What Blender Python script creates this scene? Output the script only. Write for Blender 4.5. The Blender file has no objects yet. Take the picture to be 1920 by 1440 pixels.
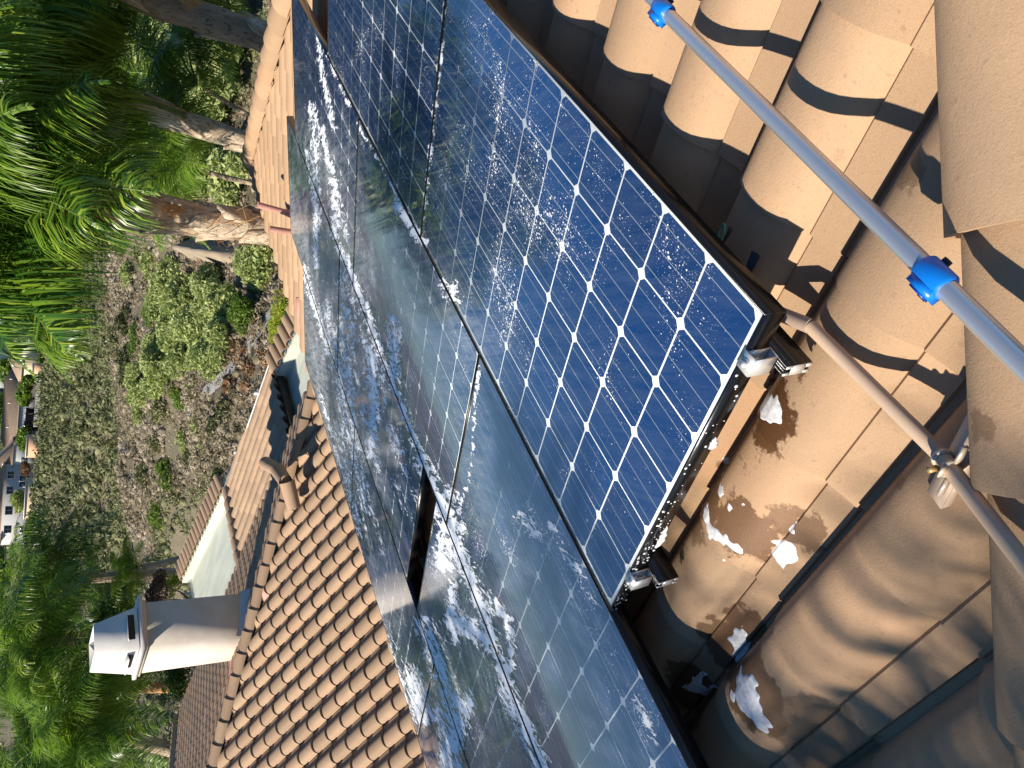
import bpy, bmesh, math, random
import numpy as np
from mathutils import Vector, Matrix
random.seed(7); rng = np.random.default_rng(11)
sc = bpy.context.scene; COL = sc.collection
R2 = math.radians

# ---------------------------------------------------------------- frames of reference
K = 0.1585                       # metres per solar-cell pitch
S = R2(17); T = math.tan(S)
U = np.array([math.cos(S), 0, -math.sin(S)])       # down the near roof slope
V = np.array([0., -1., 0.])                        # along the rows
W = np.array([-math.sin(S), 0, -math.cos(S)])      # into the roof
BAS = np.array([U, V, W]).T
RC = np.array([[-0.1702, -0.3691, 0.9137], [0.7005, -0.6974, -0.1512], [0.6930, 0.6143, 0.3773]])
uu, _, vv = np.linalg.svd(RC); RC = uu @ vv
TC = np.array([2.55984944, -0.72833479, 7.95535185]); FPX = 1430.6
CAM = BAS @ (-RC.T @ TC * K)
def P(u, v, w): return BAS @ np.array([u, v, w], float)          # metres along U,V,W -> world
def ray(x, y):
    d = BAS @ (RC.T @ np.array([(x - 960) / FPX, (y - 720) / FPX, 1.])); return d / np.linalg.norm(d)
def onroof(x, y, w):                                             # near-roof plane at depth w (m) -> (u, v)
    r = RC.T @ np.array([(x - 960) / FPX, (y - 720) / FPX, 1.]); C = -RC.T @ TC
    s = (w / K - C[2]) / r[2]; q = (C + s * r) * K; return q[0], q[1]
def hit(x, y, n, c):
    n = np.array(n, float); d = ray(x, y); return CAM + d * ((c - n @ CAM) / (n @ d))
def topix(X):
    X = np.atleast_2d(X); q = (RC @ (BAS.T @ X.T) / K).T + TC
    return np.stack([960 + FPX * q[:, 0] / q[:, 2], 720 + FPX * q[:, 1] / q[:, 2], q[:, 2]], 1)

# ---------------------------------------------------------------- camera, world, sun, exposure
cd = bpy.data.cameras.new('camera'); cam = bpy.data.objects.new('camera', cd); COL.objects.link(cam); sc.camera = cam
cd.sensor_width = 36; cd.lens = FPX / 1920 * 36; cd.clip_start = 0.02; cd.clip_end = 3000
M3 = BAS @ RC.T
cam.matrix_world = Matrix(((M3[0, 0], -M3[0, 1], -M3[0, 2], CAM[0]), (M3[1, 0], -M3[1, 1], -M3[1, 2], CAM[1]), (M3[2, 0], -M3[2, 1], -M3[2, 2], CAM[2]), (0, 0, 0, 1)))
sun_to = -(BAS @ np.array([-.31, 1.15, 1.0])); sun_to /= np.linalg.norm(sun_to)
sl = bpy.data.lights.new('sun', 'SUN'); so = bpy.data.objects.new('sun', sl); COL.objects.link(so)
sl.energy = 5.0; sl.angle = R2(0.53); sl.color = (1.0, 0.90, 0.76)
so.rotation_euler = Vector(sun_to).to_track_quat('Z', 'Y').to_euler()
wd = bpy.data.worlds.new('World'); sc.world = wd; wd.use_nodes = True; nt = wd.node_tree
sky = nt.nodes.new('ShaderNodeTexSky'); sky.sky_type = 'NISHITA'; sky.sun_disc = False
sky.sun_elevation = math.asin(sun_to[2]); sky.sun_rotation = math.atan2(sun_to[0], sun_to[1]); sky.altitude = 100; sky.air_density = 1.0; sky.dust_density = 0.1; sky.ozone_density = 2.4
hsv = nt.nodes.new('ShaderNodeHueSaturation'); hsv.inputs['Saturation'].default_value = 1.28; nt.links.new(sky.outputs[0], hsv.inputs['Color']); nt.links.new(hsv.outputs[0], nt.nodes['Background'].inputs[0]); nt.nodes['Background'].inputs[1].default_value = 0.075
sc.view_settings.view_transform = 'Standard'; sc.view_settings.look = 'None'; sc.view_settings.gamma = 1
sc.view_settings.exposure = 0.74
sc.render.resolution_x = 1024; sc.render.resolution_y = 768

# ---------------------------------------------------------------- materials
def srgb(r, g, b): return tuple((c / 12.92 if c <= .04045 else ((c + .055) / 1.055) ** 2.4) for c in (r / 255, g / 255, b / 255))
class NM:
    def __init__(s, name):
        s.m = bpy.data.materials.new(name); s.m.use_nodes = True; s.t = s.m.node_tree; s.b = s.t.nodes['Principled BSDF']; s.out = s.t.nodes['Material Output']
    def n(s, typ, **k):
        o = s.t.nodes.new(typ)
        for a, v in k.items():
            if a.startswith('i_'): o.inputs[a[2:].replace('_', ' ')].default_value = v
            else: setattr(o, a, v)
        return o
    def l(s, a, b): s.t.links.new(a, b)
    def math(s, op, a, b=None, c=None, clamp=False):
        o = s.n('ShaderNodeMath', operation=op, use_clamp=clamp)
        for i, v in enumerate((a, b, c)):
            if v is None: continue
            if isinstance(v, (int, float)): o.inputs[i].default_value = v
            else: s.l(v, o.inputs[i])
        return o.outputs[0]
    def noise(s, scale, detail=3, rough=.55, vec=None, stretch=None, dist=0):
        if vec is None: vec = s.n('ShaderNodeTexCoord').outputs['Object']
        if stretch:
            mp = s.n('ShaderNodeMapping'); mp.inputs['Scale'].default_value = stretch; s.l(vec, mp.inputs[0]); vec = mp.outputs[0]
        o = s.n('ShaderNodeTexNoise'); o.inputs['Scale'].default_value = scale; o.inputs['Detail'].default_value = detail; o.inputs['Roughness'].default_value = rough; o.inputs['Distortion'].default_value = dist
        s.l(vec, o.inputs['Vector']); return o.outputs['Fac']
    def ramp(s, fac, stops):
        o = s.n('ShaderNodeValToRGB'); cr = o.color_ramp
        while len(cr.elements) < len(stops): cr.elements.new(.5)
        for e, (p, c) in zip(cr.elements, stops): e.position = p; e.color = (*c, 1) if len(c) == 3 else c
        s.l(fac, o.inputs[0]); return o.outputs[0]
    def mix(s, f, a, b, mode='MIX'):
        o = s.n('ShaderNodeMix', data_type='RGBA', blend_type=mode)
        for i, v in ((0, f), (6, a), (7, b)):
            if isinstance(v, (int, float)): o.inputs[i].default_value = v
            elif isinstance(v, tuple): o.inputs[i].default_value = (*v, 1) if len(v) == 3 else v
            else: s.l(v, o.inputs[i])
        return o.outputs[2]
    def bump(s, h, strength=.3, dist=.01):
        o = s.n('ShaderNodeBump'); o.inputs['Strength'].default_value = strength; o.inputs['Distance'].default_value = dist
        s.l(h, o.inputs['Height']); s.l(o.outputs[0], s.b.inputs['Normal']); return o
    def pos(s): return s.n('ShaderNodeNewGeometry').outputs['Position']
def simple(name, col, rough=.6, metal=0, var=.12, scale=6, bump=0, spec=None):
    m = NM(name); f = m.noise(scale, 4, .6, m.pos())
    a = tuple(c * (1 - var) for c in col); b = tuple(min(1, c * (1 + var)) for c in col)
    m.l(m.ramp(f, [(.3, a), (.7, b)]), m.b.inputs['Base Color']); m.b.inputs['Roughness'].default_value = rough; m.b.inputs['Metallic'].default_value = metal
    if spec is not None: m.b.inputs['Specular IOR Level'].default_value = spec
    if bump: m.bump(m.noise(scale * 12, 3, .6, m.pos()), bump, .004)
    return m.m
def tile_material(name, base, wets=()):
    m = NM(name); pos = m.pos()
    oi = m.n('ShaderNodeObjectInfo').outputs['Random']; isl = m.n('ShaderNodeNewGeometry').outputs['Random Per Island']
    r = m.math('FRACT', m.math('ADD', oi, isl))
    lo = tuple(c * .84 for c in base); hi = tuple(c * 1.13 for c in base)
    c0 = m.ramp(r, [(0, tuple(c * .74 for c in base)), (.3, lo), (.6, base), (.85, hi), (1, (base[0] * 1.0, base[1] * .90, base[2] * .86))])
    st = m.noise(2.2, 5, .7, pos, None, .6); c0 = m.mix(m.math('MULTIPLY', m.ramp(st, [(.48, (0, 0, 0)), (.68, (1, 1, 1))]), .42), c0, (base[0] * .60, base[1] * .66, base[2] * .74))
    big = m.noise(5, 4, .6, pos); c1 = m.mix(m.math('MULTIPLY', big, .55), c0, tuple(c * .66 for c in base))
    pit = m.noise(170, 3, .75, pos); c1 = m.mix(m.math('MULTIPLY', m.ramp(pit, [(.56, (0, 0, 0)), (.66, (1, 1, 1))]), .38), c1, tuple(c * .52 for c in base)); fine = m.noise(420, 2, .7, pos); c2 = m.mix(m.math('MULTIPLY', m.ramp(fine, [(.3, (0, 0, 0)), (.75, (1, 1, 1))]), .28), c1, tuple(min(1, c * 1.45) for c in base), 'MIX')
    sp = m.noise(60, 2, .5, pos); c2 = m.mix(m.math('MULTIPLY', m.ramp(sp, [(.66, (0, 0, 0)), (.74, (1, 1, 1))]), .35), c2, tuple(c * .5 for c in base))
    rough = .82
    if wets:
        nz = m.math('MULTIPLY', m.math('SUBTRACT', m.noise(22, 5, .68, pos), .5), .11); acc = None
        for (p, rad, strg) in wets:
            vm = m.n('ShaderNodeVectorMath', operation='DISTANCE'); m.l(pos, vm.inputs[0]); vm.inputs[1].default_value = tuple(p)
            e = m.math('MULTIPLY', m.math('MULTIPLY', m.math('SUBTRACT', rad, m.math('ADD', vm.outputs['Value'], nz)), 110.0, clamp=True), strg)
            acc = e if acc is None else m.math('MAXIMUM', acc, e)
        c2 = m.mix(acc, c2, m.mix(1.0, c2, (.24, .17, .12), 'MULTIPLY'))
        m.l(m.math('SUBTRACT', rough, m.math('MULTIPLY', acc, .5)), m.b.inputs['Roughness'])
    else: m.b.inputs['Roughness'].default_value = rough
    m.b.inputs['Specular IOR Level'].default_value = .25
    m.l(c2, m.b.inputs['Base Color'])
    m.bump(m.math('ADD', m.math('MULTIPLY', m.noise(260, 3, .75, pos), 1.6), m.math('MULTIPLY', m.noise(30, 3, .6, pos), 1.4)), .42, .0015)
    return m.m

# ---------------------------------------------------------------- mesh helpers
def mesh_np(name, verts, faces_flat, sizes, mats=(), matidx=None, smooth=False):
    me = bpy.data.meshes.new(name); verts = np.asarray(verts, np.float32); nv = len(verts); sizes = np.asarray(sizes, np.int32); faces_flat = np.asarray(faces_flat, np.int32)
    me.vertices.add(nv); me.vertices.foreach_set('co', verts.ravel()); me.loops.add(len(faces_flat)); me.loops.foreach_set('vertex_index', faces_flat)
    me.polygons.add(len(sizes)); st = np.concatenate([[0], np.cumsum(sizes)[:-1]]).astype(np.int32); me.polygons.foreach_set('loop_start', st); me.polygons.foreach_set('loop_total', sizes)
    for m in mats: me.materials.append(m)
    if matidx is not None: me.polygons.foreach_set('material_index', np.asarray(matidx, np.int32))
    if smooth: me.polygons.foreach_set('use_smooth', np.ones(len(sizes), bool))
    me.update(calc_edges=True); me.validate(); return me
def link(name, me, parent=None, mw=None, **props):
    o = bpy.data.objects.new(name, me); COL.objects.link(o)
    if parent is not None: o.parent = parent
    if mw is not None: o.matrix_local = mw
    for k, v in props.items(): o[k] = v
    return o
def empty(name, loc, label, cat, group=None):
    o = bpy.data.objects.new(name, None); COL.objects.link(o); o.location = tuple(loc); o.empty_display_size = .1
    o['label'] = label; o['category'] = cat
    if group: o['group'] = group
    bpy.context.view_layer.update() if False else None
    return o
class MB:
    """mesh builder; verts in world coordinates, built relative to a parent's location"""
    def __init__(s): s.v = []; s.f = []; s.mi = []
    def add(s, vs, fs, mi=0):
        o = len(s.v); s.v += [tuple(map(float, a)) for a in vs]; s.f += [tuple(i + o for i in f) for f in fs]; s.mi += [mi] * len(fs); return s
    def box(s, o, a, b, c, mi=0):      # origin corner + three edge vectors
        o, a, b, c = (np.array(x, float) for x in (o, a, b, c))
        vs = [o, o + a, o + a + b, o + b, o + c, o + a + c, o + a + b + c, o + b + c]
        fl = np.dot(np.cross(a, b), c) > 0
        fs = [(0, 3, 2, 1), (4, 5, 6, 7), (0, 1, 5, 4), (1, 2, 6, 5), (2, 3, 7, 6), (3, 0, 4, 7)]
        if not fl: fs = [f[::-1] for f in fs]
        return s.add(vs, fs, mi)
    def tube(s, pts, r, n=12, mi=0, cap=True, prof=None):
        pts = [np.array(p, float) for p in pts]; rs = r if hasattr(r, '__len__') else [r] * len(pts); rings = []
        d0 = pts[1] - pts[0]; up = np.array([0, 0, 1.]) if abs(d0[2]) < .9 * np.linalg.norm(d0) else np.array([1., 0, 0])
        o = len(s.v)
        for i, p in enumerate(pts):
            d = pts[min(i + 1, len(pts) - 1)] - pts[max(i - 1, 0)]; d = d / np.linalg.norm(d)
            a = np.cross(up, d); a /= np.linalg.norm(a); b = np.cross(d, a); up = b
            for k in range(n):
                t = 2 * math.pi * k / n; s.v.append(tuple(p + rs[i] * (math.cos(t) * a + math.sin(t) * b)))
        for i in range(len(pts) - 1):
            for k in range(n):
                s.f.append((o + i * n + k, o + i * n + (k + 1) % n, o + (i + 1) * n + (k + 1) % n, o + (i + 1) * n + k)); s.mi.append(mi)
        if cap:
            s.f.append(tuple(o + k for k in range(n))[::-1]); s.mi.append(mi); s.f.append(tuple(o + (len(pts) - 1) * n + k for k in range(n))); s.mi.append(mi)
        return s
    def mesh(s, name, mats, smooth=False, off=(0, 0, 0), auto=None):
        v = np.array(s.v) - np.array(off); flat = [i for f in s.f for i in f]
        me = mesh_np(name, v, flat, [len(f) for f in s.f], mats, s.mi, smooth)
        if auto is not None: sharp(me, auto)
        return me
    def build(s, name, mats, parent=None, smooth=False, auto=None, **props):
        off = parent_off(parent); return link(name, s.mesh(name, mats if isinstance(mats, (list, tuple)) else [mats], smooth, off, auto), parent, **props)
def parent_off(p):
    o = np.zeros(3)
    while p is not None: o += np.array(p.location); p = p.parent
    return o
def sharp(me, ang):
    bm = bmesh.new(); bm.from_mesh(me)
    for f in bm.faces: f.smooth = True
    for e in bm.edges:
        if len(e.link_faces) == 2: e.smooth = e.calc_face_angle(0) < ang
        else: e.smooth = False
    bm.to_mesh(me); bm.free()
def mat4(r, d, n, o):
    return Matrix(((r[0], d[0], n[0], o[0]), (r[1], d[1], n[1], o[1]), (r[2], d[2], n[2], o[2]), (0, 0, 0, 1)))
def nrm(a): a = np.array(a, float); return a / np.linalg.norm(a)

# ---------------------------------------------------------------- tiles
TW, TL, EX, TH, KS = .30, .42, .34, .012, .036
PQ = [(0, 0), (.007, .010), (.016, .030), (.030, .050), (.048, .063), (.07, .071), (.095, .075), (.12, .076), (.145, .073), (.168, .065), (.186, .053), (.20, .040), (.2105, .030), (.2155, .022), (.222, .027), (.24, .021), (.265, .014), (.287, .008), (.2895, -.002), (.314, -.008)]
def prof(q):      # height at distance q from the barrel side
    return np.interp(q, [p[0] for p in PQ], [p[1] for p in PQ])
def tile_verts(TH=TH, KS=KS, HS=1.0):
    v = []; f = []; n = len(PQ); PQX = [(q, h * HS) for q, h in PQ]
    for y in (0, TL):
        for q, h in PQX: v.append((TW - q, y, h + TH + KS * y))
    for q, h in PQX: v.append((TW - q, TL, h + KS * TL - .001))
    for q, h in PQX: v.append((TW - q, TL - .12, h + KS * TL - .003))
    for i in range(n - 1):
        f.append((i, i + n, i + n + 1, i + 1)); f.append((i + n, i + 2 * n, i + 2 * n + 1, i + n + 1)); f.append((i + 2 * n, i + 3 * n, i + 3 * n + 1, i + 2 * n + 1))
    # side lips
    v.append((TW, 0, 0)); f.append((0, len(v) - 1, 2 * n, n))
    v.append((-.014, 0, -.012)); f.append((n - 1, 2 * n - 1, 3 * n - 1, len(v) - 1))
    return np.array(v), f
TV, TF = tile_verts(); TV2, _ = tile_verts(.020, .070, 1.12)
tan = (.405, .268, .163)
MT_rear = tile_material('concrete_tile_sunburnt', (.365, .25, .163))
MT_low = tile_material('concrete_tile_brown', (.36, .25, .165))
MT_pink = tile_material('concrete_tile_pink', (.52, .30, .25))
def tile_mesh(mat, verts=TV, faces=TF):
    me = mesh_np('roof_tile', verts, [i for f in faces for i in f], [len(f) for f in faces], [mat]); sharp(me, R2(38)); return me

# near roof wet marks (points on the near roof)
wet_px = [((1465, 765), .062, 1, .175), ((1455, 810), .04, .95, .175), ((1528, 708), .022, .9, .175), ((1360, 940), .05, .8, .19), ((1405, 985), .06, .8, .17), ((1480, 1010), .05, .7, .16), ((1300, 1047), .018, .85, .2),
          ((1365, 1210), .06, .8, .2), ((1300, 1300), .07, .8, .2), ((1425, 1290), .075, .7, .17), ((1400, 1190), .05, .8, .2), ((1550, 1420), .10, .45, .18), ((1560, 305), .02, .3, .15), ((1700, 325), .02, .5, .15), ((1590, 310), .012, .4, .15), ((1690, 902), .014, .6, .18), ((1855, 795), .016, .45, .09), ((1335, 880), .018, .7, .18), ((1740, 990), .0, 0, .1), ((1330, 985), .04, .6, .19), ((1410, 870), .012, .8, .17)]
wets = []
for (q, rad, st, w) in wet_px:
    if rad <= 0: continue
    u, v = onroof(q[0], q[1], w); wets.append((P(u, v, w), rad * 1.3 + .006, st))
MT_near = tile_material('concrete_tile_wet_spots', tan, wets)

tile_recs = []      # (matrix 4x4 numpy, custom verts/faces or None, material, roofkey)
def tile_face(key, O, right, down, poly, mat, a0, b0, lifts=0.0, pink=0.0, tv=None):
    """poly in (a=right, b=down) coordinates, a0/b0 phases"""
    O = np.array(O, float); right = nrm(right); down = nrm(down); nn = np.cross(right, down)
    tv = TV if tv is None else tv; full = None if tv is TV else (tv, TF)
    A = np.array(poly); amin, bmin = A.min(0); amax, bmax = A.max(0)
    def inside(p):
        for i in range(len(A)):
            x0, x1 = A[i], A[(i + 1) % len(A)]; e = x1 - x0
            if e[0] * (p[1] - x0[1]) - e[1] * (p[0] - x0[0]) < -1e-6: return False
        return True
    ks = range(int(math.floor((amin - a0) / TW)) - 1, int((amax - a0) / TW) + 2)
    js = range(int(math.floor((bmin - b0) / EX)) - 2, int((bmax - b0) / EX) + 2)
    for k in ks:
        for j in js:
            a = a0 + k * TW; b = b0 + j * EX         # a: left edge, b: nose line
            jit = (random.uniform(-.0025, .0025), random.uniform(-.006, .006), random.uniform(0, .004), random.uniform(-.003, .003))
            o = O + right * (a + jit[0]) + down * (b - TL + jit[1]) + nn * (lifts + jit[2])
            m = np.eye(4); c, s_ = math.cos(jit[3]), math.sin(jit[3])
            r_ = right * c + down * s_; d_ = down * c - right * s_
            m[:3, 0] = r_; m[:3, 1] = d_; m[:3, 2] = nn; m[:3, 3] = o
            cor = [inside((a + x, b + y)) for x, y in ((0.0, -.05), (TW, -.05), (0.0, -EX), (TW, -EX))]
            mm = MT_pink if random.random() < pink else mat
            if all(cor) and inside((a, b - .01)) and inside((a + TW, b - .01)): tile_recs.append((m, full, mm, key))
            elif any(cor) or inside((a + .15, b - .15)):
                bm = bmesh.new(); vs = [bm.verts.new(v) for v in tv]
                for f in TF: bm.faces.new([vs[i] for i in f])
                for i in range(len(A)):
                    x0, x1 = A[i], A[(i + 1) % len(A)]; e = nrm([*(x1 - x0), 0]); n2 = np.array([-e[1], e[0], 0])
                    if abs(e[1]) < .05 and x0[1] > (bmin + bmax) / 2: continue       # eave: let noses overhang
                    lo = np.array([x0[0] - a, x0[1] - (b - TL), 0])
                    geom = bm.verts[:] + bm.edges[:] + bm.faces[:]
                    bmesh.ops.bisect_plane(bm, geom=geom, plane_co=tuple(lo), plane_no=tuple(n2), clear_inner=True)
                if len(bm.faces) > 2:
                    bm.verts.ensure_lookup_table(); bm.verts.index_update()
                    tile_recs.append((m, (np.array([v.co[:] for v in bm.verts]), [tuple(v.index for v in f.verts) for f in bm.faces]), mm, key))
                bm.free()
# ridge / hip cap
def cap_verts(r=.118, L=.44):
    v = []; f = []; n = 11
    for y, rr in ((0, r * .86), (L, r)):
        for i in range(n):
            t = math.pi * (i / (n - 1)) * 1.06 - .03 * math.pi
            v.append((rr * math.cos(t) * 1.04, y, rr * math.sin(t) * .92))
    for i in range(n):
        t = math.pi * (i / (n - 1)) * 1.06 - .03 * math.pi; v.append(((r - .014) * math.cos(t) * 1.04, L, (r - .014) * math.sin(t) * .92))
    for i in range(n):
        t = math.pi * (i / (n - 1)) * 1.06 - .03 * math.pi; v.append(((r - .016) * math.cos(t) * 1.04, L - .15, (r - .016) * math.sin(t) * .92))
    for i in range(n - 1):
        f.append((i, i + 1, i + n + 1, i + n)); f.append((i + n, i + n + 1, i + 2 * n + 1, i + 2 * n)); f.append((i + 2 * n, i + 2 * n + 1, i + 3 * n + 1, i + 3 * n))
    return np.array(v), [g[::-1] for g in f]
CV, CF = cap_verts()
cap_recs = []
def cap_line(key, p0, p1, mat, first=.0, exposure=.345, up=(0, 0, 1), lift=.0, maxn=200, pink=0):
    """caps from p0 (high) to p1 (low); nose points to p1"""
    p0 = np.array(p0, float); p1 = np.array(p1, float); d = nrm(p1 - p0); L = np.linalg.norm(p1 - p0); n = nrm(np.array(up) - d * np.dot(up, d)); r = np.cross(d, n)
    k = 0; s = first
    while s < L + .05 and k < maxn:
        tilt = .05; dd = nrm(d + n * tilt); nn = nrm(n - d * tilt); o = p0 + d * (s - .44) + n * (lift - .004)
        rr = np.cross(dd, nn); m = np.eye(4); m[:3, 0] = rr; m[:3, 1] = dd; m[:3, 2] = nn; m[:3, 3] = o
        cap_recs.append((m, MT_pink if random.random() < pink else mat, key)); s += exposure; k += 1

# ---------------------------------------------------------------- house geometry
WB = .241                                             # depth of tile base below the glass
house = empty('house', (4, -4, -7), 'tan house whose tiled hip roofs carry the solar panels and the stucco chimney', 'house')
# near roof M: (a=right=V, b=down=U)
vNear = -.52; vFar = 3.78                             # hips: u+v=vNear ; v=u+vFar
uE = 4.42
apexu = (vNear - vFar) / 2; apexv = (vNear + vFar) / 2
polyM = [(apexv, apexu), (vNear - uE, uE), (uE + vFar, uE)][::-1]
def ccw(p):
    a = sum(p[i][0] * p[(i + 1) % len(p)][1] - p[(i + 1) % len(p)][0] * p[i][1] for i in range(len(p))); return p if a > 0 else p[::-1]
polyM = ccw(polyM)
tile_face('near', P(0, 0, WB), V, U, polyM, MT_near, .05, -.045 + .0)
# F rear hip end, G side
cF = -5.93; ax, ay = 14.3, -2.1; az_ = T * ax + cF; he = 6.9; zl = -(.071 + .0)
A0 = np.array([ax, ay, az_]); cs = math.cos(S)
dF = np.array([-cs, 0, -math.sin(S)]); dG = np.array([0, -cs, -math.sin(S)]); bl = he / cs
lp = P(0, 0, 0) * 0
tri = lambda: ccw([(0, 0), (-he, bl), (he, bl)])
NF = np.cross((0, 1, 0), dF)
tile_face('rear', A0 - nrm(NF) * .085, (0, 1, 0), dF, tri(), MT_rear, .18, .11, pink=.012, tv=TV2)
NG = np.cross((-1, 0, 0), dG)
tile_face('rear', A0 - nrm(NG) * .085, (-1, 0, 0), dG, tri(), MT_rear, .07, .11, pink=.012, tv=TV2)
# R3 low roof
FZ = -3.9; r3x0, r3x1, r3y0, r3y1 = 9.92, 13.25, -10.78, -8.85; r3s = R2(4.2); r3z = -3.68
r3s = R2(1.2); r3x1 = hit(427, 905, (0, 0, 1), r3z - .07)[0]; d3 = np.array([math.cos(r3s), 0, -math.sin(r3s)]); L3 = (r3x1 - r3x0) / math.cos(r3s); O3 = np.array([r3x0, r3y1 + .6, r3z])
tile_face('low', O3, (0, -1, 0), d3, ccw([(0, 0), (O3[1] - r3y0, 0), (O3[1] - r3y0 + L3 * .13, L3), (0, L3)]), MT_low, 0, .1)
# hip caps
hz = .205
def Mpt(u, v, w=WB - .07): return P(u, v, w)
hN0 = Mpt(apexu, apexv); hN1 = Mpt(uE + .02, vNear - uE - .02)
# phase so that a nose falls where the photograph shows one
uq, vq = onroof(1805, 445, .11); sN = np.dot(P(uq, vq, .15) - hN0, nrm(hN1 - hN0))
cap_line('near', hN0, hN1, MT_near, first=sN % .345 + .345, lift=-.015)
cap_line('near', Mpt(apexu, apexv), Mpt(uE + .02, uE + vFar + .02), MT_near, first=.6, lift=.005)
cap_line('rear', A0, A0 + (np.array([-he, -he, -he * T])) * .995, MT_rear, first=.5, lift=.004, pink=.0)
cap_line('rear', A0, A0 + (np.array([he, -he, -he * T])) * .995, MT_rear, first=.5, lift=.004)
cap_line('rear', A0, A0 + (np.array([-he, he, -he * T])) * .995, MT_rear, first=.5, lift=.004)
cap_line('low', (r3x1, r3y1 + .6, r3z - .03), (r3x1, r3y0 - .45, r3z - .03), MT_low, first=.3, exposure=.36)
# parapet coping: barrel caps laid crosswise on the far edge of the flat roof
CY = -12.0
def cyl(x): return -10.42 - .141 * (x - 8.05)
MAT_w = simple('stucco_wall', (.50, .40, .30), .85, bump=.3)
cop = []
def coping(x0, x1):
    x = x0
    while x < x1:
        m = np.eye(4); d = nrm(np.array([.0, 1, -.22])); r = np.array([1., 0, 0]); n = np.cross(r, d)
        m[:3, 0] = r; m[:3, 1] = d; m[:3, 2] = n; m[:3, 3] = (x, cyl(x) - .28, FZ + .34)
        cap_recs.append((m, MT_low, 'cope')); x += .285
coping(6.9, 10.0); coping(r3x1 + .1, 19.0)

# decks, walls
MAT_deck = simple('underlayment', (.04, .035, .03), .9)
MAT_flat = NM('flat_roof_coating'); _p = MAT_flat.pos()
MAT_flat.l(MAT_flat.mix(MAT_flat.ramp(MAT_flat.noise(1.1, 5, .65, _p, (1, 3, 1)), [(.35, (0, 0, 0)), (.7, (1, 1, 1))]), (.40, .43, .37), (.52, .56, .49)), MAT_flat.b.inputs['Base Color']); MAT_flat.b.inputs['Roughness'].default_value = .6; MAT_flat = MAT_flat.m
roof = {}
def triobj(name, pts, mat, parent=house):
    mb = MB(); n = len(pts); pts = [np.array(p, float) for p in pts]; mb.add(pts + [p + np.array([0, 0, -.12]) for p in pts], [tuple(range(n)), tuple(range(2 * n - 1, n - 1, -1))] + [(i, i + n, (i + 1) % n + n, (i + 1) % n) for i in range(n)])
    return mb.build(name, mat, parent)
wd_ = WB + .012
mb = MB()
def slab(mb, pts, mi=0):
    pts = [np.array(p, float) for p in pts]; n = len(pts); mb.add(pts + [p + np.array([0, 0, -.12]) for p in pts], [tuple(range(n)), tuple(range(2 * n - 1, n - 1, -1))] + [(i, i + n, (i + 1) % n + n, (i + 1) % n) for i in range(n)], mi)
ap = P(apexu, apexv, wd_)
cn = P(uE - .05, vNear - uE, wd_); cf = P(uE - .05, uE + vFar, wd_); hh = cf[1] - ap[1]
c3 = np.array([2 * ap[0] - cn[0], cn[1], cn[2]]); c4 = np.array([2 * ap[0] - cf[0], cf[1], cf[2]])
slab(mb, [ap, cn, cf]); slab(mb, [ap, c3, cn]); slab(mb, [ap, cf, c4]); slab(mb, [ap, c4, c3])
roof['near'] = mb.build('roof', MAT_deck, house)
mb = MB(); ad = A0 - np.array([0, 0, .10]); q = [ad + np.array([sx * he, sy * he, -he * T]) for sx, sy in ((-1, 1), (-1, -1), (1, -1), (1, 1))]
for i in range(4): slab(mb, [ad, q[i], q[(i + 1) % 4]])
roof['rear'] = mb.build('roof', MAT_deck, house)
mb = MB(); dz = np.array([0, 0, -.02]); e3 = O3 + d3 * L3
slab(mb, [O3 + dz, e3 + dz, np.array([e3[0], r3y0 - .45, e3[2]]) + dz, np.array([O3[0], r3y0, O3[2]]) + dz][::-1])
pass
roof['low'] = mb.build('roof', MAT_deck, house)
mb = MB(); mb.add([(5.5, -6.5, FZ), (19.2, -6.5, FZ), (19.2, cyl(19.2), FZ), (5.5, cyl(5.5), FZ)], [(0, 1, 2, 3)[::-1]]); mb.box((5.5, -10.2, FZ - .25), (13.6, 0, 0), (0, 3.7, 0), (0, 0, .245)); mb.build('flat_roof', MAT_flat, house)
roof['cope'] = MB().box((6.8, cyl(6.8) - .12, FZ - 3), (12.4, cyl(19.2) - cyl(6.8), 0), (0, .25, 0), (0, 0, 3.20)).build('parapet', MAT_flat, house)
mb = MB()
mb.box((c3[0] + .6, cf[1] + .6, -7), (cf[0] - c3[0] - 1.2, 0, 0), (0, cn[1] - cf[1] - 1.2, 0), (0, 0, cf[2] + 7 - .16))
mb.build('wall', MAT_w, house)
mb = MB(); mb.box((ax - he + .5, ay - he + .5, -7), (2 * he - 1, 0, 0), (0, 2 * he - 1, 0), (0, 0, az_ - he * T + 7 - .25)); mb.build('wall', MAT_w, house)
mb = MB(); mb.box((6.2, -10.2, -7), (12.9, 0, 0), (0, 3.3, 0), (0, 0, 7 + FZ - .3)); mb.build('wall', MAT_w, house)
# fascia along the near eave
MB().box(P(uE - .02, vNear - uE, WB + .0), U * .03, V * (2 * uE + vFar - vNear), (0, 0, -.16)).build('fascia', simple('fascia_paint', (.30, .20, .14), .6), house)

# instantiate tiles: 300 that show largest as objects, the rest joined
allr = [(m, cv, mt, k, 0) for m, cv, mt, k in tile_recs]
ctr = np.array([r[0][:3, 3] + r[0][:3, 1] * .3 + r[0][:3, 0] * .15 for r in allr])
px = topix(ctr); ok = (px[:, 2] > 0) & (px[:, 0] > -60) & (px[:, 0] < 1980) & (px[:, 1] > -60) & (px[:, 1] < 1500)
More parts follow.
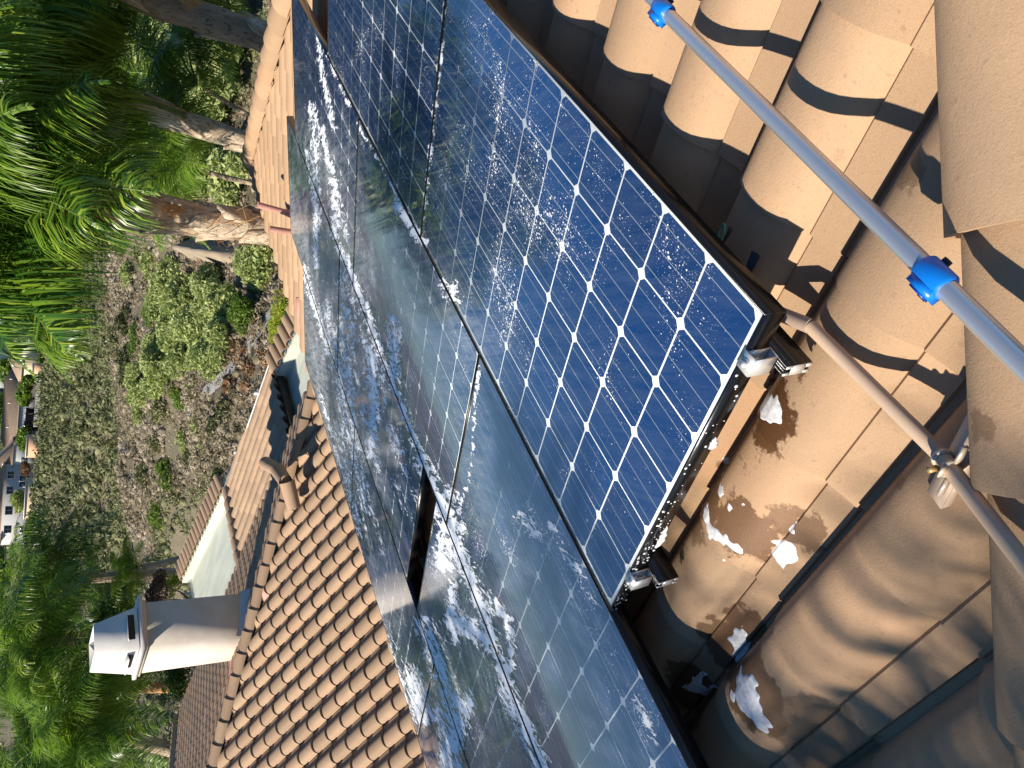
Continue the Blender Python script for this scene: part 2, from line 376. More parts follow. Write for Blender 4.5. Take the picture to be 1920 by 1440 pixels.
# tiles hidden under the array do not count
rel = (ctr @ BAS); under = np.array([(allr[i][3] == 'near') and (.25 < rel[i, 0] < 3.7) and (.25 < rel[i, 1] < 3.9) for i in range(len(allr))])
dist = np.linalg.norm(ctr - CAM, axis=1) + np.where(ok & ~under, 0, 1e3)
order = np.argsort(dist); single = set(order[:300].tolist())
shared = {}
def shared_tile(mat, v=TV):
    kk = (mat.name, id(v))
    if kk not in shared: shared[kk] = tile_mesh(mat, v, TF)
    return shared[kk]
def rel_m(m, parent):
    mm = m.copy(); mm[:3, 3] -= parent_off(parent); return Matrix(mm.tolist())
join = {}
for i, (m, cv, mt, k, _) in enumerate(allr):
    if i in single:
        me = shared_tile(mt) if cv is None else (shared_tile(mt, cv[0]) if cv[0] is TV2 else tile_mesh(mt, cv[0], cv[1]))
        link('roof_tile', me, roof[k], rel_m(m, roof[k]))
    else: join.setdefault((k, mt.name), []).append((m, cv or (TV, TF), mt))
def join_recs(recs, name, parent, smooth_ang=R2(38), **props):
    off = parent_off(parent); vs = []; fl = []; sz = []; o = 0
    for m, (v, f), mt in recs:
        vs.append(v @ m[:3, :3].T + m[:3, 3] - off)
        for g in f: fl += [i + o for i in g]; sz.append(len(g))
        o += len(v)
    me = mesh_np(name, np.concatenate(vs), fl, sz, [recs[0][2]]); sharp(me, smooth_ang)
    return link(name, me, parent, **props)
for (k, mn), recs in join.items(): join_recs(recs, 'roof_tiles', roof[k], kind='stuff')
capm = {}
for m, mt, k in cap_recs:
    if (mt.name) not in capm:
        me = mesh_np('ridge_tile', CV, [i for f in CF for i in f], [len(f) for f in CF], [mt]); sharp(me, R2(40)); capm[mt.name] = me
    link('coping_tile' if k == 'cope' else 'ridge_tile', capm[mt.name], roof[k], rel_m(m, roof[k]))

# chimney
MAT_ch = NM('chimney_stucco'); _p = MAT_ch.pos()
_c = MAT_ch.mix(MAT_ch.ramp(MAT_ch.noise(2.2, 5, .65, _p), [(.35, (0, 0, 0)), (.75, (1, 1, 1))]), (.52, .46, .39), (.66, .60, .53))
MAT_ch.l(_c, MAT_ch.b.inputs['Base Color']); MAT_ch.b.inputs['Roughness'].default_value = .85; MAT_ch.bump(MAT_ch.noise(90, 3, .6, _p), .4, .004); MAT_ch = MAT_ch.m
MAT_shroud = simple('painted_sheet_metal', (.68, .66, .62), .35, 0, .05)
MAT_dark = simple('dark_interior', (.02, .02, .022), .7)
cx0, cx1, cy0, cy1 = 11.55, 12.38, -6.66, -5.87; ct = -1.22
ch = MB().box((cx0, cy0, -3.6), (cx1 - cx0, 0, 0), (0, cy1 - cy0, 0), (0, 0, ct + 3.6)).build('chimney', MAT_ch, house)
MB().box((cx0 - .035, cy0 - .035, ct - .03), (cx1 - cx0 + .07, 0, 0), (0, cy1 - cy0 + .07, 0), (0, 0, .05)).build('neck_band', MAT_ch, ch)
MB().box((cx0 - .1, cy0 - .1, ct + .021), (cx1 - cx0 + .16, 0, 0), (0, cy1 - cy0 + .17, 0), (0, 0, .06)).build('cap_slab', simple('cap_metal', (.55, .52, .5), .45), ch)
mb = MB(); zb = ct + .093; zt = -.52
b0 = np.array([[cx0 + .0, cy0 + .06], [cx1, cy0 + .06], [cx1, cy1 + .0], [cx0 + .0, cy1 + .0]]); cxm, cym = b0.mean(0)
t0 = (b0 - [cxm, cym]) * np.array([.72, .66]) + [cxm, cym]
t0[:, 1] += .05
vs = [(*p, zb) for p in b0] + [(*p, zt) for p in t0]
inn = [(*(((p - [cxm, cym]) * .97) + [cxm, cym]), zb) for p in b0] + [(*(((p - t0.mean(0)) * .96) + t0.mean(0)), zt) for p in t0]
mb.add(vs + inn, [(0, 1, 5, 4), (1, 2, 6, 5), (2, 3, 7, 6), (3, 0, 4, 7), (4, 5, 13, 12), (5, 6, 14, 13), (6, 7, 15, 14), (7, 4, 12, 15), (9, 8, 12, 13), (10, 9, 13, 14), (11, 10, 14, 15), (8, 11, 15, 12)])
shr = mb.build('chimney_shroud', MAT_shroud, ch)
MB().box((cx0 + .15, cy0 + .2, zb), (cx1 - cx0 - .3, 0, 0), (0, cy1 - cy0 - .35, 0), (0, 0, .5)).build('flue_shade', MAT_dark, ch)  # solid dark block standing in for the shade inside the open shroud
def slot(p, q_, h): MB().box(p, q_, (0, 0, h), np.cross(nrm(q_), (0, 0, 1)) * .012).build('vent_slot', MAT_dark, ch)
MB().box((cx0 - .004 + .012, cy0 + .2, zb + .05), (0, .43, 0), (0, 0, .10), (-.012, 0, .0)).build('vent_slot', MAT_dark, ch)
MB().box((cx0 + .2, cy1 - .016, zb + .05), (.40, 0, 0), (0, 0, .09), (0, .012, 0)).build('vent_slot', MAT_dark, ch)
MB().box((cx0 - .10, cy0 + .17, zb + .16), (.10, 0, -.02), (0, .49, 0), (0, 0, .012)).build('vent_hood', MAT_shroud, ch)
MB().box((cx0 + .16, cy1, zb + .15), (.47, 0, 0), (0, .10, -.03), (0, 0, .012)).build('vent_hood', MAT_shroud, ch)
MAT_flash = simple('galvanised_flashing', (.42, .46, .52), .4, .3)
MB().add([(cx0 - .10, cy0 - .05, -3.02), (cx0 - .10, cy1 + .02, -2.84), (cx0 - .006, cy1 + .02, -2.62), (cx0 - .006, cy0 - .05, -2.78)], [(0, 1, 2, 3)]).build('flashing', MAT_flash, ch)

# clay roof vent (three barrel pieces stepping over the rear hip)
MAT_clay = tile_material('clay_painted_vent', (.40, .27, .18))
def barrel(p0, p1, r0, r1, name='barrel_section', parent=None, n=16):
    p0 = np.array(p0, float); p1 = np.array(p1, float); mb = MB(); d = nrm(p1 - p0)
    mb.tube([p0, p0 + (p1 - p0) * .5, p1], [r0, (r0 + r1) / 2, r1], n, cap=False); mb.tube([p1, p1 + d * -.001], [r1, r1 * .86], n, cap=False); mb.tube([p1 - d * .001, p0 + d * .03], [r1 * .86, r0 * .86], n, cap=True)
    return mb.build(name, MAT_clay, parent, auto=R2(40))
def rearpt(xp, yp, lift=0): return hit(xp, yp, (-T, 0, 1), cF) + np.array([0, 0, lift])
va = rearpt(549, 955, .10); vb_ = rearpt(540, 905, .22)
vent = empty('clay_vent', rearpt(545, 930), 'clay coloured round roof vent of three jointed pipes straddling the rear hip', 'roof vent')
e0 = hit(551, 952, (0, 1, 0), -6.55); e1 = hit(538, 903, (0, 1, 0), -6.85); e2 = hit(521, 882, (0, 1, 0), -7.3); e3_ = hit(497, 868, (0, 1, 0), -7.75)
barrel(e0, e1, .105, .12, parent=vent); barrel(e1 + [0, 0, .02], e2, .105, .115, parent=vent); barrel(e2 + [0, 0, .0], e3_, .10, .11, parent=vent)

# ---------------------------------------------------------------- solar panels
GA, GB = .234, .198
def node_panel():
    m = NM('solar_cell_silicon'); pos = m.pos(); oi = m.n('ShaderNodeObjectInfo').outputs['Random']
    c = m.ramp(oi, [(0, (.002, .044, .170)), (1, (.004, .062, .23))])
    m.l(c, m.b.inputs['Base Color']); m.b.inputs['Roughness'].default_value = .30; m.b.inputs['Metallic'].default_value = .5; m.b.inputs['Specular IOR Level'].default_value = .3
    b = simple('silver_busbar', (.42, .46, .52), .35, .4)
    w = simple('white_backsheet', (.82, .83, .85), .6, 0, .02)
    f = NM('black_anodised_frame'); f.b.inputs['Base Color'].default_value = (.018, .018, .02, 1); f.b.inputs['Metallic'].default_value = .6; f.b.inputs['Roughness'].default_value = .22; f.bump(f.noise(60, 3, .6, f.pos()), .15, .002)
    return m.m, b, w, f.m
M_cell, M_bus, M_back, M_frame = node_panel()
def glass_mat():
    m = NM('wet_soapy_glass'); t = m.t; pos = m.pos()
    uv = m.n('ShaderNodeCombineXYZ')
    def dot(a):
        o = m.n('ShaderNodeVectorMath', operation='DOT_PRODUCT'); m.l(pos, o.inputs[0]); o.inputs[1].default_value = tuple(a); return o.outputs['Value']
    m.l(dot(U), uv.inputs[0]); m.l(dot(V), uv.inputs[1]); vec = uv.outputs[0]
    at = m.n('ShaderNodeAttribute', attribute_name='foam').outputs['Fac']; sp = m.n('ShaderNodeAttribute', attribute_name='speckle').outputs['Fac']
    hz = m.n('ShaderNodeAttribute', attribute_name='film').outputs['Fac']
    mp = m.n('ShaderNodeMapping'); mp.inputs['Rotation'].default_value = (0, 0, R2(40)); m.l(vec, mp.inputs[0])
    n1 = m.noise(13, 6, .70, mp.outputs[0], (2.4, .7, 1), .8); n2 = m.noise(55, 4, .65, mp.outputs[0], (1.6, .7, 1), .3)
    nn = m.math('ADD', m.math('MULTIPLY', m.math('SUBTRACT', n1, .5), 2.6), m.math('MULTIPLY', m.math('SUBTRACT', n2, .5), 1.1))
    foam = m.math('MULTIPLY', m.math('SUBTRACT', m.math('ADD', at, m.math('MULTIPLY', nn, m.math('MINIMUM', m.math('MULTIPLY', at, 4.0), 1.0))), .52), 9.0, clamp=True)
    # droplets
    dn = m.math('ADD', m.math('ADD', m.math('MULTIPLY', m.math('SUBTRACT', m.noise(5.0, 4, .65, vec), .5), 2.3), .44), sp)
    def drops(scale, thr, seed):
        v = m.n('ShaderNodeTexVoronoi'); mm = m.n('ShaderNodeMapping'); mm.inputs['Location'].default_value = (seed, seed * .3, 0); mm.inputs['Scale'].default_value = (1, .8, 1); m.l(vec, mm.inputs[0])
        v.inputs['Scale'].default_value = scale; m.l(mm.outputs[0], v.inputs['Vector']); v.inputs['Randomness'].default_value = 1
        sep = m.n('ShaderNodeSeparateColor'); m.l(v.outputs['Color'], sep.inputs[0])
        rad = m.math('MULTIPLY', m.math('SUBTRACT', m.math('ADD', m.math('MULTIPLY', sep.outputs[0], .62), m.math('MULTIPLY', dn, .62)), thr), .95)
        return m.math('MULTIPLY', m.math('SUBTRACT', rad, v.outputs['Distance']), 12.0, clamp=True)
    d1 = drops(140, .70, 0); d2 = drops(70, .84, 3.1); d3 = drops(330, .66, 7.7)
    dr = m.math('MAXIMUM', m.math('MULTIPLY', d1, .85), m.math('MAXIMUM', m.math('MULTIPLY', d2, .9), m.math('MULTIPLY', d3, .5)))
    film = m.math('MULTIPLY', m.math('MULTIPLY', m.math('ADD', hz, .10), m.ramp(m.noise(7, 6, .75, mp.outputs[0], (4.5, .6, 1), .4), [(.34, (0, 0, 0)), (.70, (1, 1, 1))])), .36)
    fac = m.math('MAXIMUM', m.math('MAXIMUM', foam, dr), film, clamp=True)
    white = m.n('ShaderNodeBsdfPrincipled'); white.inputs['Base Color'].default_value = (.80, .84, .90, 1); white.inputs['Roughness'].default_value = .45
    bmp = m.n('ShaderNodeBump'); bmp.inputs['Strength'].default_value = .5; bmp.inputs['Distance'].default_value = .003; m.l(m.math('ADD', foam, m.math('MULTIPLY', n2, .5)), bmp.inputs['Height']); m.l(bmp.outputs[0], white.inputs['Normal'])
    tr = m.n('ShaderNodeBsdfTransparent'); tr.inputs[0].default_value = (.93, .96, .96, 1)
    gl = m.n('ShaderNodeBsdfGlossy'); m.l(m.math('ADD', .028, m.math('MULTIPLY', m.math('MINIMUM', hz, 1.0), .085)), gl.inputs['Roughness']); gl.inputs['Color'].default_value = (1, 1, 1, 1)
    b2 = m.n('ShaderNodeBump'); b2.inputs['Strength'].default_value = .06; b2.inputs['Distance'].default_value = .002; m.l(m.math('ADD', m.noise(16, 3, .6, vec), m.math('MULTIPLY', dr, .6)), b2.inputs['Height']); m.l(b2.outputs[0], gl.inputs['Normal'])
    lw = m.n('ShaderNodeLayerWeight'); lw.inputs[0].default_value = .5; fr5 = m.math('ADD', .045, m.math('MULTIPLY', m.math('POWER', lw.outputs['Facing'], 4.6), .955), clamp=True)
    ms = m.n('ShaderNodeMixShader'); m.l(m.math('MULTIPLY', fr5, 1.02, clamp=True), ms.inputs[0]); m.l(tr.outputs[0], ms.inputs[1]); m.l(gl.outputs[0], ms.inputs[2])
    m2 = m.n('ShaderNodeMixShader'); m.l(fac, m2.inputs[0]); m.l(ms.outputs[0], m2.inputs[1]); m.l(white.outputs[0], m2.inputs[2])
    m.l(m2.outputs[0], m.out.inputs['Surface']); return m.m
M_glass = glass_mat()
# soap strokes: polylines seen on the array (pixels), half width px, strength
strokes = [([(790, 862), (815, 925), (842, 990), (900, 1130), (932, 1235), (1015, 1440)], 9, 1.0),
 ([(820, 940), (845, 975), (830, 1060)], 13, 1.0), ([(835, 1000), (868, 985)], 7, .8), ([(838, 930), (850, 1000)], 12, .9),
 ([(848, 1090), (850, 1140), (852, 1200)], 7, .9), ([(852, 1165), (880, 1180), (912, 1195)], 13, 1.0), ([(890, 1095), (905, 1110), (930, 1130), (952, 1165), (962, 1215), (955, 1260)], 6, .85), ([(905, 1105), (920, 1150)], 8, .7),
 ([(795, 1170), (812, 1215), (835, 1290), (845, 1340)], 11, .9), ([(845, 1310), (868, 1320), (850, 1380), (838, 1440)], 15, .95), ([(820, 1330), (838, 1400), (860, 1440)], 8, .8), ([(775, 1270), (790, 1330), (800, 1345)], 13, .9), ([(705, 1140), (735, 1200), (765, 1270)], 5, .45),
 ([(612, 575), (625, 650), (640, 740), (665, 850), (690, 960)], 8, .72), ([(640, 600), (652, 700), (662, 800), (668, 880)], 9, .75), ([(660, 640), (668, 720), (690, 800), (710, 880)], 6, .6), ([(694, 650), (700, 730), (700, 800), (696, 850)], 9, .9), ([(715, 690), (725, 760)], 5, .6),
 ([(735, 600), (738, 680), (742, 720)], 7, .85), ([(749, 610), (746, 700)], 4, .7), ([(660, 560), (675, 620), (690, 650)], 5, .6), ([(637, 465), (665, 530), (700, 620), (745, 740), (795, 868)], 5, .95), ([(642, 520), (652, 590), (670, 640)], 9, .7),
 ([(590, 370), (593, 430), (592, 500)], 4, .9), ([(596, 60), (600, 110), (610, 165), (625, 240)], 4, .8), ([(585, 200), (592, 250), (590, 330), (598, 420)], 6, .8), ([(604, 240), (612, 290), (622, 320)], 4, .9), ([(626, 340), (632, 400), (628, 440)], 6, .85), ([(577, 285), (583, 330), (592, 380)], 4, .8),
 ([(570, 500), (583, 560), (600, 600), (615, 660)], 4, .85), ([(640, 400), (650, 440)], 5, .6), ([(565, 520), (600, 600)], 3, .5),
 ([(745, 385), (770, 420), (793, 450)], 6, 1.0), ([(832, 530), (850, 560), (848, 540)], 7, .9), ([(655, 200), (612, 98)], 2.5, .8), ([(668, 228), (790, 445)], 2.2, .7), ([(690, 990), (720, 1000)], 4, .4),
 ([(985, 970), (1005, 1000), (1030, 990)], 11, .75), ([(1030, 985), (1060, 1040), (1100, 1090)], 6, .6), ([(1005, 1000), (1020, 1040)], 9, .6), ([(1090, 1080), (1120, 1130), (1150, 1170)], 6, .5), ([(1110, 985), (1130, 1010)], 8, .45),
 ([(1190, 1310), (1225, 1370), (1235, 1395)], 7, .62), ([(640, 800), (650, 900), (675, 1000)], 9, .65), ([(668, 860), (700, 960), (720, 1040)], 4, .6), ([(600, 740), (630, 840), (660, 950)], 3, .7), ([(655, 970), (700, 1120), (760, 1300), (785, 1420)], 3, .75), ([(735, 890), (760, 950), (790, 990)], 9, .45), ([(735, 800), (745, 830), (750, 850)], 8, .7), ([(750, 860), (765, 900), (785, 940)], 5, .6), ([(900, 1070), (930, 1100)], 4, .4), ([(940, 1290), (955, 1320)], 6, .75), ([(920, 1180), (950, 1300), (960, 1340)], 4, .45),
 ([(835, 0), (825, 130), (805, 300), (792, 440)], 2.5, .75), ([(855, 970), (880, 900), (897, 690)], 2.6, .7)]
speck = [([(930, 300), (965, 350), (1000, 430)], 22, .50), ([(1010, 430), (985, 480), (960, 530)], 18, .46), ([(1245, 470), (1265, 500)], 14, .42), ([(960, 200), (1010, 330), (1040, 450)], 70, .30), ([(870, 60), (930, 130), (1000, 200)], 60, .24), ([(1180, 420), (1260, 470), (1290, 520)], 45, .26), ([(1240, 560), (1330, 600), (1340, 640)], 50, .26), ([(700, 60), (760, 130)], 60, .2), ([(620, 560), (660, 700), (720, 850)], 50, .3), ([(840, 150), (860, 230), (900, 320)], 60, .22), ([(930, 270), (960, 350), (990, 430)], 45, .30), ([(760, 300), (720, 420), (700, 500)], 50, .30), ([(930, 480), (960, 560), (950, 620)], 40, .32), ([(1040, 200), (1090, 330), (1170, 440)], 50, .16), ([(1000, 240), (1020, 330)], 30, .3), ([(640, 120), (700, 300)], 45, .15), ([(860, 1130), (840, 1260), (920, 1380)], 70, .26), ([(700, 1150), (760, 1330)], 40, .3), ([(1060, 1040), (1150, 1200), (1210, 1340)], 45, .22), ([(740, 620), (770, 740)], 25, .35), ([(880, 960), (960, 1060)], 50, .2), ([(590, 640), (600, 720)], 20, .4), ([(960, 1350), (980, 1430)], 50, .36), ([(1160, 640), (1220, 470)], 60, .02)]
film = [([(560, 300), (600, 600), (650, 850)], 70, 1.0), ([(760, 480), (830, 600), (880, 640)], 60, .55), ([(900, 1150), (850, 1300)], 70, .5), ([(600, 300), (620, 500), (640, 700), (680, 900)], 60, .9), ([(700, 500), (760, 600)], 45, .7), ([(700, 1000), (740, 1150)], 45, .5), ([(820, 1050), (780, 1130), (830, 1100)], 40, .6), ([(1000, 1050), (1100, 1250), (1200, 1430)], 70, .38), ([(560, 450), (575, 600)], 20, .8), ([(830, 700), (900, 850), (880, 1000)], 50, .25), ([(900, 1250), (920, 1430)], 80, .35)]
def field(pix, lst, soft=False):
    out = np.zeros(len(pix))
    for pts, w, s in lst:
        best = np.full(len(pix), 1e9)
        for (x0, y0), (x1, y1) in zip(pts[:-1], pts[1:]):
            d = np.array([x1 - x0, y1 - y0], float); L2 = d @ d + 1e-9; r = pix[:, :2] - (x0, y0); t = np.clip(r @ d / L2, 0, 1); q = r - t[:, None] * d
            best = np.minimum(best, np.hypot(q[:, 0], q[:, 1]))
        val = s * .80 * np.exp(-(best / (w * 2.2)) ** 2) if not soft else s * np.exp(-(best / w) ** 2)
        out = np.maximum(out, val)
    return out
cellh = .0767; cut = .0125
cm = MB(); oc = [(-cellh + cut, -cellh), (cellh - cut, -cellh), (cellh, -cellh + cut), (cellh, cellh - cut), (cellh - cut, cellh), (-cellh + cut, cellh), (-cellh, cellh - cut), (-cellh, -cellh + cut)]
cm.add([(x, y, 0) for x, y in oc], [tuple(range(8))], 0)
for bx in (-.052, 0, .052): cm.add([(bx - .0009, -cellh, .0003), (bx + .0009, -cellh, .0003), (bx + .0009, cellh, .0003), (bx - .0009, cellh, .0003)], [(0, 1, 2, 3)], 1)
cell_me = cm.mesh('cell', [M_cell, M_bus])
PW, PL = 6 * K + (GB * K - .009), 10 * K + (GA * K - .009); FH = .046
def frame_mesh():
    mb = MB(); lip = .003; hw, hl = PW / 2, PL / 2
    for (x0, x1, y0, y1) in ((-hw, -hw + lip, -hl, hl), (hw - lip, hw, -hl, hl), (-hw + lip, hw - lip, -hl, -hl + lip), (-hw + lip, hw - lip, hl - lip, hl)):
        mb.box((x0, y0, -FH), (x1 - x0, 0, 0), (0, y1 - y0, 0), (0, 0, FH))
    me = mb.mesh('frame', [M_frame]); return me
fr_me = frame_mesh()
bk_me = MB().box((-PW / 2 + .0035, -PL / 2 + .0035, -.010), (PW - .007, 0, 0), (0, PL - .007, 0), (0, 0, .0045)).mesh('backsheet', [M_back])
jb_me = MB().box((-.06, PL / 2 - .25, -.035), (.12, 0, 0), (0, .09, 0), (0, 0, .024)).mesh('junction_box', [MAT_dark])
nN = -W
# panel local axes: x=U, y=V reversed?  need right-handed with z=-W : U x V = W -> use x=V, y=U
rows = [(0, 0.0), (0, 10 + GA), (1, 5.98 + GA / 2 - 10 - GA), (1, 5.98 + GA / 2), (1, 5.98 + GA / 2 + 10 + GA), (2, 6.87 - GA / 2 - 10), (2, 8.008 + GA / 2), (2, 8.008 + GA / 2 + 10 + GA), (3, 5.0 + GA / 2 - 10 - GA), (3, 5.0 + GA / 2), (3, 5.0 + GA / 2 + 10 + GA)]
plab = ['front solar panel nearest the camera with clear dark blue cells and end clamps',
 'solar panel beyond the front one in the same row, ending at bare roof tiles',
 'second row solar panel at the bottom edge beside the foam dripping on the tiles',
 'second row solar panel along the front panel, with a pale blue sky reflection',
 'farthest solar panel of the second row, speckled with soap, beside the tan hip',
 'third row solar panel just below the black gap, with a beige chimney reflection',
 'third row solar panel just above the black gap, streaked with thick soap foam',
 'farthest solar panel of the third row with its corner over the tan tiles',
 'outermost row solar panel at the lower left end with white foam and a slanted seam',
 'outermost row solar panel in the middle, beside the field of shadowed tiles',
 'outermost row solar panel at the far end next to the pale flat roof']
for (r, v0), lb in zip(rows, plab):
    uc = (r * (6 + GB) + 3) * K; vc = (v0 + 5) * K
    o = empty('solar_panel', P(uc, vc, 0), lb, 'solar panel', 'solar panels mounted in rows on the near roof')
    tilt = Matrix.Rotation(random.uniform(-.002, .002), 4, 'X')
    mw = mat4(U, -V, nN, P(uc, vc, 0)); o.matrix_world = mw
    # local x=U (6 cells), local y=-V (10 cells)
    link('frame', fr_me, o); link('backsheet', bk_me, o); link('junction_box', jb_me, o)
    for i in range(6):
        for j in range(10):
            link('cell', cell_me, o, Matrix.Translation(((i - 2.5) * K, (j - 4.5) * K, -.0045)))
    nx, ny = 84, 140; gx, gy = PW / 2 - .0032, PL / 2 - .0032
    X, Y = np.meshgrid(np.linspace(-gx, gx, nx), np.linspace(-gy, gy, ny)); vs = np.stack([X.ravel(), Y.ravel(), np.full(X.size, -.0012)], 1)
    idx = np.arange(nx * ny).reshape(ny, nx); q4 = np.stack([idx[:-1, :-1], idx[:-1, 1:], idx[1:, 1:], idx[1:, :-1]], -1).reshape(-1, 4)
    me = mesh_np('glass', vs, q4.ravel(), [4] * len(q4), [M_glass])
    wv = np.array([np.array(mw) @ np.array([*p, 1]) for p in vs])[:, :3]; pixv = topix(wv); good = (pixv[:, 2] > 0)
    for nm_, lst, sf in (('foam', strokes, False), ('speckle', speck, True), ('film', film, True)):
        val = field(pixv, lst, sf) * good; at = me.attributes.new(nm_, 'FLOAT', 'POINT'); at.data.foreach_set('value', val.astype(np.float32))
    link('glass', me, o)

# rails, end clamps
M_silver = NM('cut_aluminium'); M_silver.b.inputs['Base Color'].default_value = (.72, .72, .70, 1); M_silver.b.inputs['Metallic'].default_value = .55; M_silver.b.inputs['Roughness'].default_value = .38; M_silver.bump(M_silver.noise(200, 2, .5, M_silver.pos()), .1, .001); M_silver = M_silver.m
def rail(u, v0, v1, label, clamp=True):
    o = empty('mounting_rail', P(u, v0, FH + .01), label, 'rail', 'mounting rails under the solar panels')
    rw, rh = .022, .058; wt = FH + .012
    mb = MB(); mb.box(P(u - rw / 2, v0, wt), V * (v1 - v0), U * .004, W * rh); mb.box(P(u + rw / 2 - .004, v0, wt), V * (v1 - v0), U * .004, W * rh)
    mb.box(P(u - rw / 2 + .004, v0, wt + rh - .004), V * (v1 - v0), U * (rw - .008), W * .004); mb.box(P(u - rw / 2 + .004, v0, wt + .02), V * (v1 - v0), U * (rw - .008), W * .003)
    mb.box(P(u - rw / 2 + .004, v0, wt), V * (v1 - v0), U * .009, W * .003); mb.box(P(u + rw / 2 - .013, v0, wt), V * (v1 - v0), U * .009, W * .003)
    mb.build('rail_channel', M_frame, o)
    e = -.0015; mb = MB()      # bright sawn end of the profile
    for a in ((-rw / 2, .014, rw, .030), (-rw / 2, 0, .006, .0138), (rw / 2 - .006, 0, .006, .0138), (-rw / 2, .0442, .008, rh - .0442), (rw / 2 - .006, .0442, .006, rh - .0442)):
        mb.box(P(u + a[0], v0 + e, wt + a[1]), U * a[2], W * a[3], V * -.002)
    mb.build('cut_end', M_silver, o)
    if clamp:
        vp = -.0145 - .002
        mb = MB(); mb.box(P(u - .019, vp - .024, -.001), U * .038, V * .032, W * .0035); mb.box(P(u - .019, vp - .003, .003), U * .038, V * .003, W * (FH + .002)); mb.box(P(u - .019, vp - .026, .0), U * .038, V * .003, W * (FH + .004)); mb.box(P(u - .019, vp - .026, FH + .001), U * .038, V * .026, W * .003)
        mb.build('end_clamp', M_silver, o)
        mb = MB(); mb.tube([P(u, vp - .012, -.003), P(u, vp - .012, -.011)], .0068, 6); mb.tube([P(u, vp - .012, -.001), P(u, vp - .012, -.0035)], .010, 16); mb.tube([P(u, vp - .012, -.010), P(u, vp - .012, FH + .03)], .0038, 8); mb.build('bolt', M_silver, o)
    return o
rail(.55 * K + .0, -.058, 20.3 * K, 'black rail with bright sawn end and clamp at the front panel corner beside the conduit')
rail(5.05 * K, -.055, 20.3 * K, 'black rail with its sawn end in shadow by the lower corner of the front panel')
for r, v0, v1, tx in ((1, -4.3, 26.4, 'second'), (2, -3.4, 28.4, 'third'), (3, -5.2, 25.5, 'outermost')):
    for du, side in ((1.1, 'uphill'), (4.9, 'downhill')): rail((r * (6 + GB) + du) * K, v0 * K, v1 * K, f'black {side} rail hidden under the {tx} row of solar panels', False)

# ---------------------------------------------------------------- conduit, pole, roof mount, wire
def surf(u, v):     # near roof tile surface depth w at (u,v)
    q = (TW - ((v - .05) % TW)); b = ((u + .045) % EX); y = b + (TL - EX) if True else 0
    return WB - (prof(q) + TH + KS * y)
M_cond = simple('conduit_paint_tan', (.52, .38, .27), .45, 0, .06)
cw = .142 - .020; cu0 = .02
ua, va_ = onroof(1760, 850, cw); ub, vb2 = onroof(1520, 612, cw); uc_, vc_ = onroof(1915, 1050, cw)
cA = P(*onroof(1990, 1146, .015), .015); cB = P(ua, va_, cw); cC = P(ub, vb2, cw); cDd = P(ub + .10, vb2 + .22, cw + .01)
cond = empty('electrical_conduit', cB, 'tan painted electrical conduit running over the tiles and under the panels', 'conduit')
MB().tube([cA, cB], .0122, 20).build('pipe', M_cond, cond, smooth=True, auto=R2(40))
MB().tube([cB, cC], .0122, 20).build('pipe', M_cond, cond, auto=R2(40))
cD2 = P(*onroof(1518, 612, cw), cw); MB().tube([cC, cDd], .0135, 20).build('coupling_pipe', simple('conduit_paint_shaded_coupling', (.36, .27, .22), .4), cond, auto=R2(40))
cl = cB + (cA - cB) * .08; dirc = nrm(cB - cA)
cn_ = nrm(np.cross(dirc, W))
mb = MB()
for s_ in (-.012, .012): mb.tube([cl + dirc * (s_ - .003), cl + dirc * (s_ + .003)], .016, 20)
mb.box(cl + cn_ * .016 - dirc * .02 - W * .006, dirc * .006, cn_ * .028, W * .012); mb.box(cl - cn_ * .044 - dirc * .02 - W * .006, dirc * .006, cn_ * .028, W * .012)
mb.box(cl - cn_ * .008 - W * .024 - dirc * .015, dirc * .004, cn_ * .016, W * .012)
mb.build('pipe_clamp', simple('clamp_zinc', (.60, .50, .40), .35, .3), cond)
mb = MB(); mb.box(cl - cn_ * .075 + W * .016 - dirc * .021, dirc * .042, cn_ * .15, W * .003); mb.box(cl - cn_ * .075 + W * .019 - dirc * .021, dirc * .003, cn_ * .15, W * .022); mb.box(cl - cn_ * .075 + W * .019 + dirc * .018, dirc * .003, cn_ * .15, W * .022)
mb.build('strut_bracket', simple('strut_painted', (.55, .42, .32), .4), cond)
MB().tube([cl - W * .018 + cn_ * .004, cl - W * .034 + cn_ * .004], .005, 8).build('clamp_screw', simple('brass_screw', (.65, .40, .14), .3, .6), cond)

pw = .122
def pp(x, y, w=pw): return P(*onroof(x, y, w), w)
p_a, p_c = pp(1257, 33, .112), pp(2010, 773, -.012)
def online(x, y):
    r_ = ray(x, y); e_ = p_c - p_a; n_ = np.cross(r_, np.cross(e_, r_)); return p_a + e_ * (np.dot(CAM - p_a, n_) / np.dot(e_, n_))
p_b = online(1745, 512)
pole = empty('telescopic_pole', p_b, 'silver telescopic cleaning pole with blue locking clips lying across the tiles', 'pole')
M_alu = NM('brushed_aluminium'); M_alu.b.inputs['Base Color'].default_value = (.66, .67, .69, 1); M_alu.b.inputs['Metallic'].default_value = .75; M_alu.b.inputs['Roughness'].default_value = .34; M_alu = M_alu.m
d_p = nrm(p_b - p_a); p0 = p_a - d_p * .45
MB().tube([p0, p_a], .0118, 24).build('inner_tube', M_alu, pole, auto=R2(40))
MB().tube([p_a, p_b], .0142, 28).build('middle_tube', M_alu, pole, auto=R2(40))
MB().tube([p_b, p_c], .0142, 28).build('outer_tube', M_alu, pole, auto=R2(40))
M_blue = NM('blue_plastic'); M_blue.b.inputs['Base Color'].default_value = (.004, .17, .62, 1); M_blue.b.inputs['Roughness'].default_value = .32; M_blue = M_blue.m
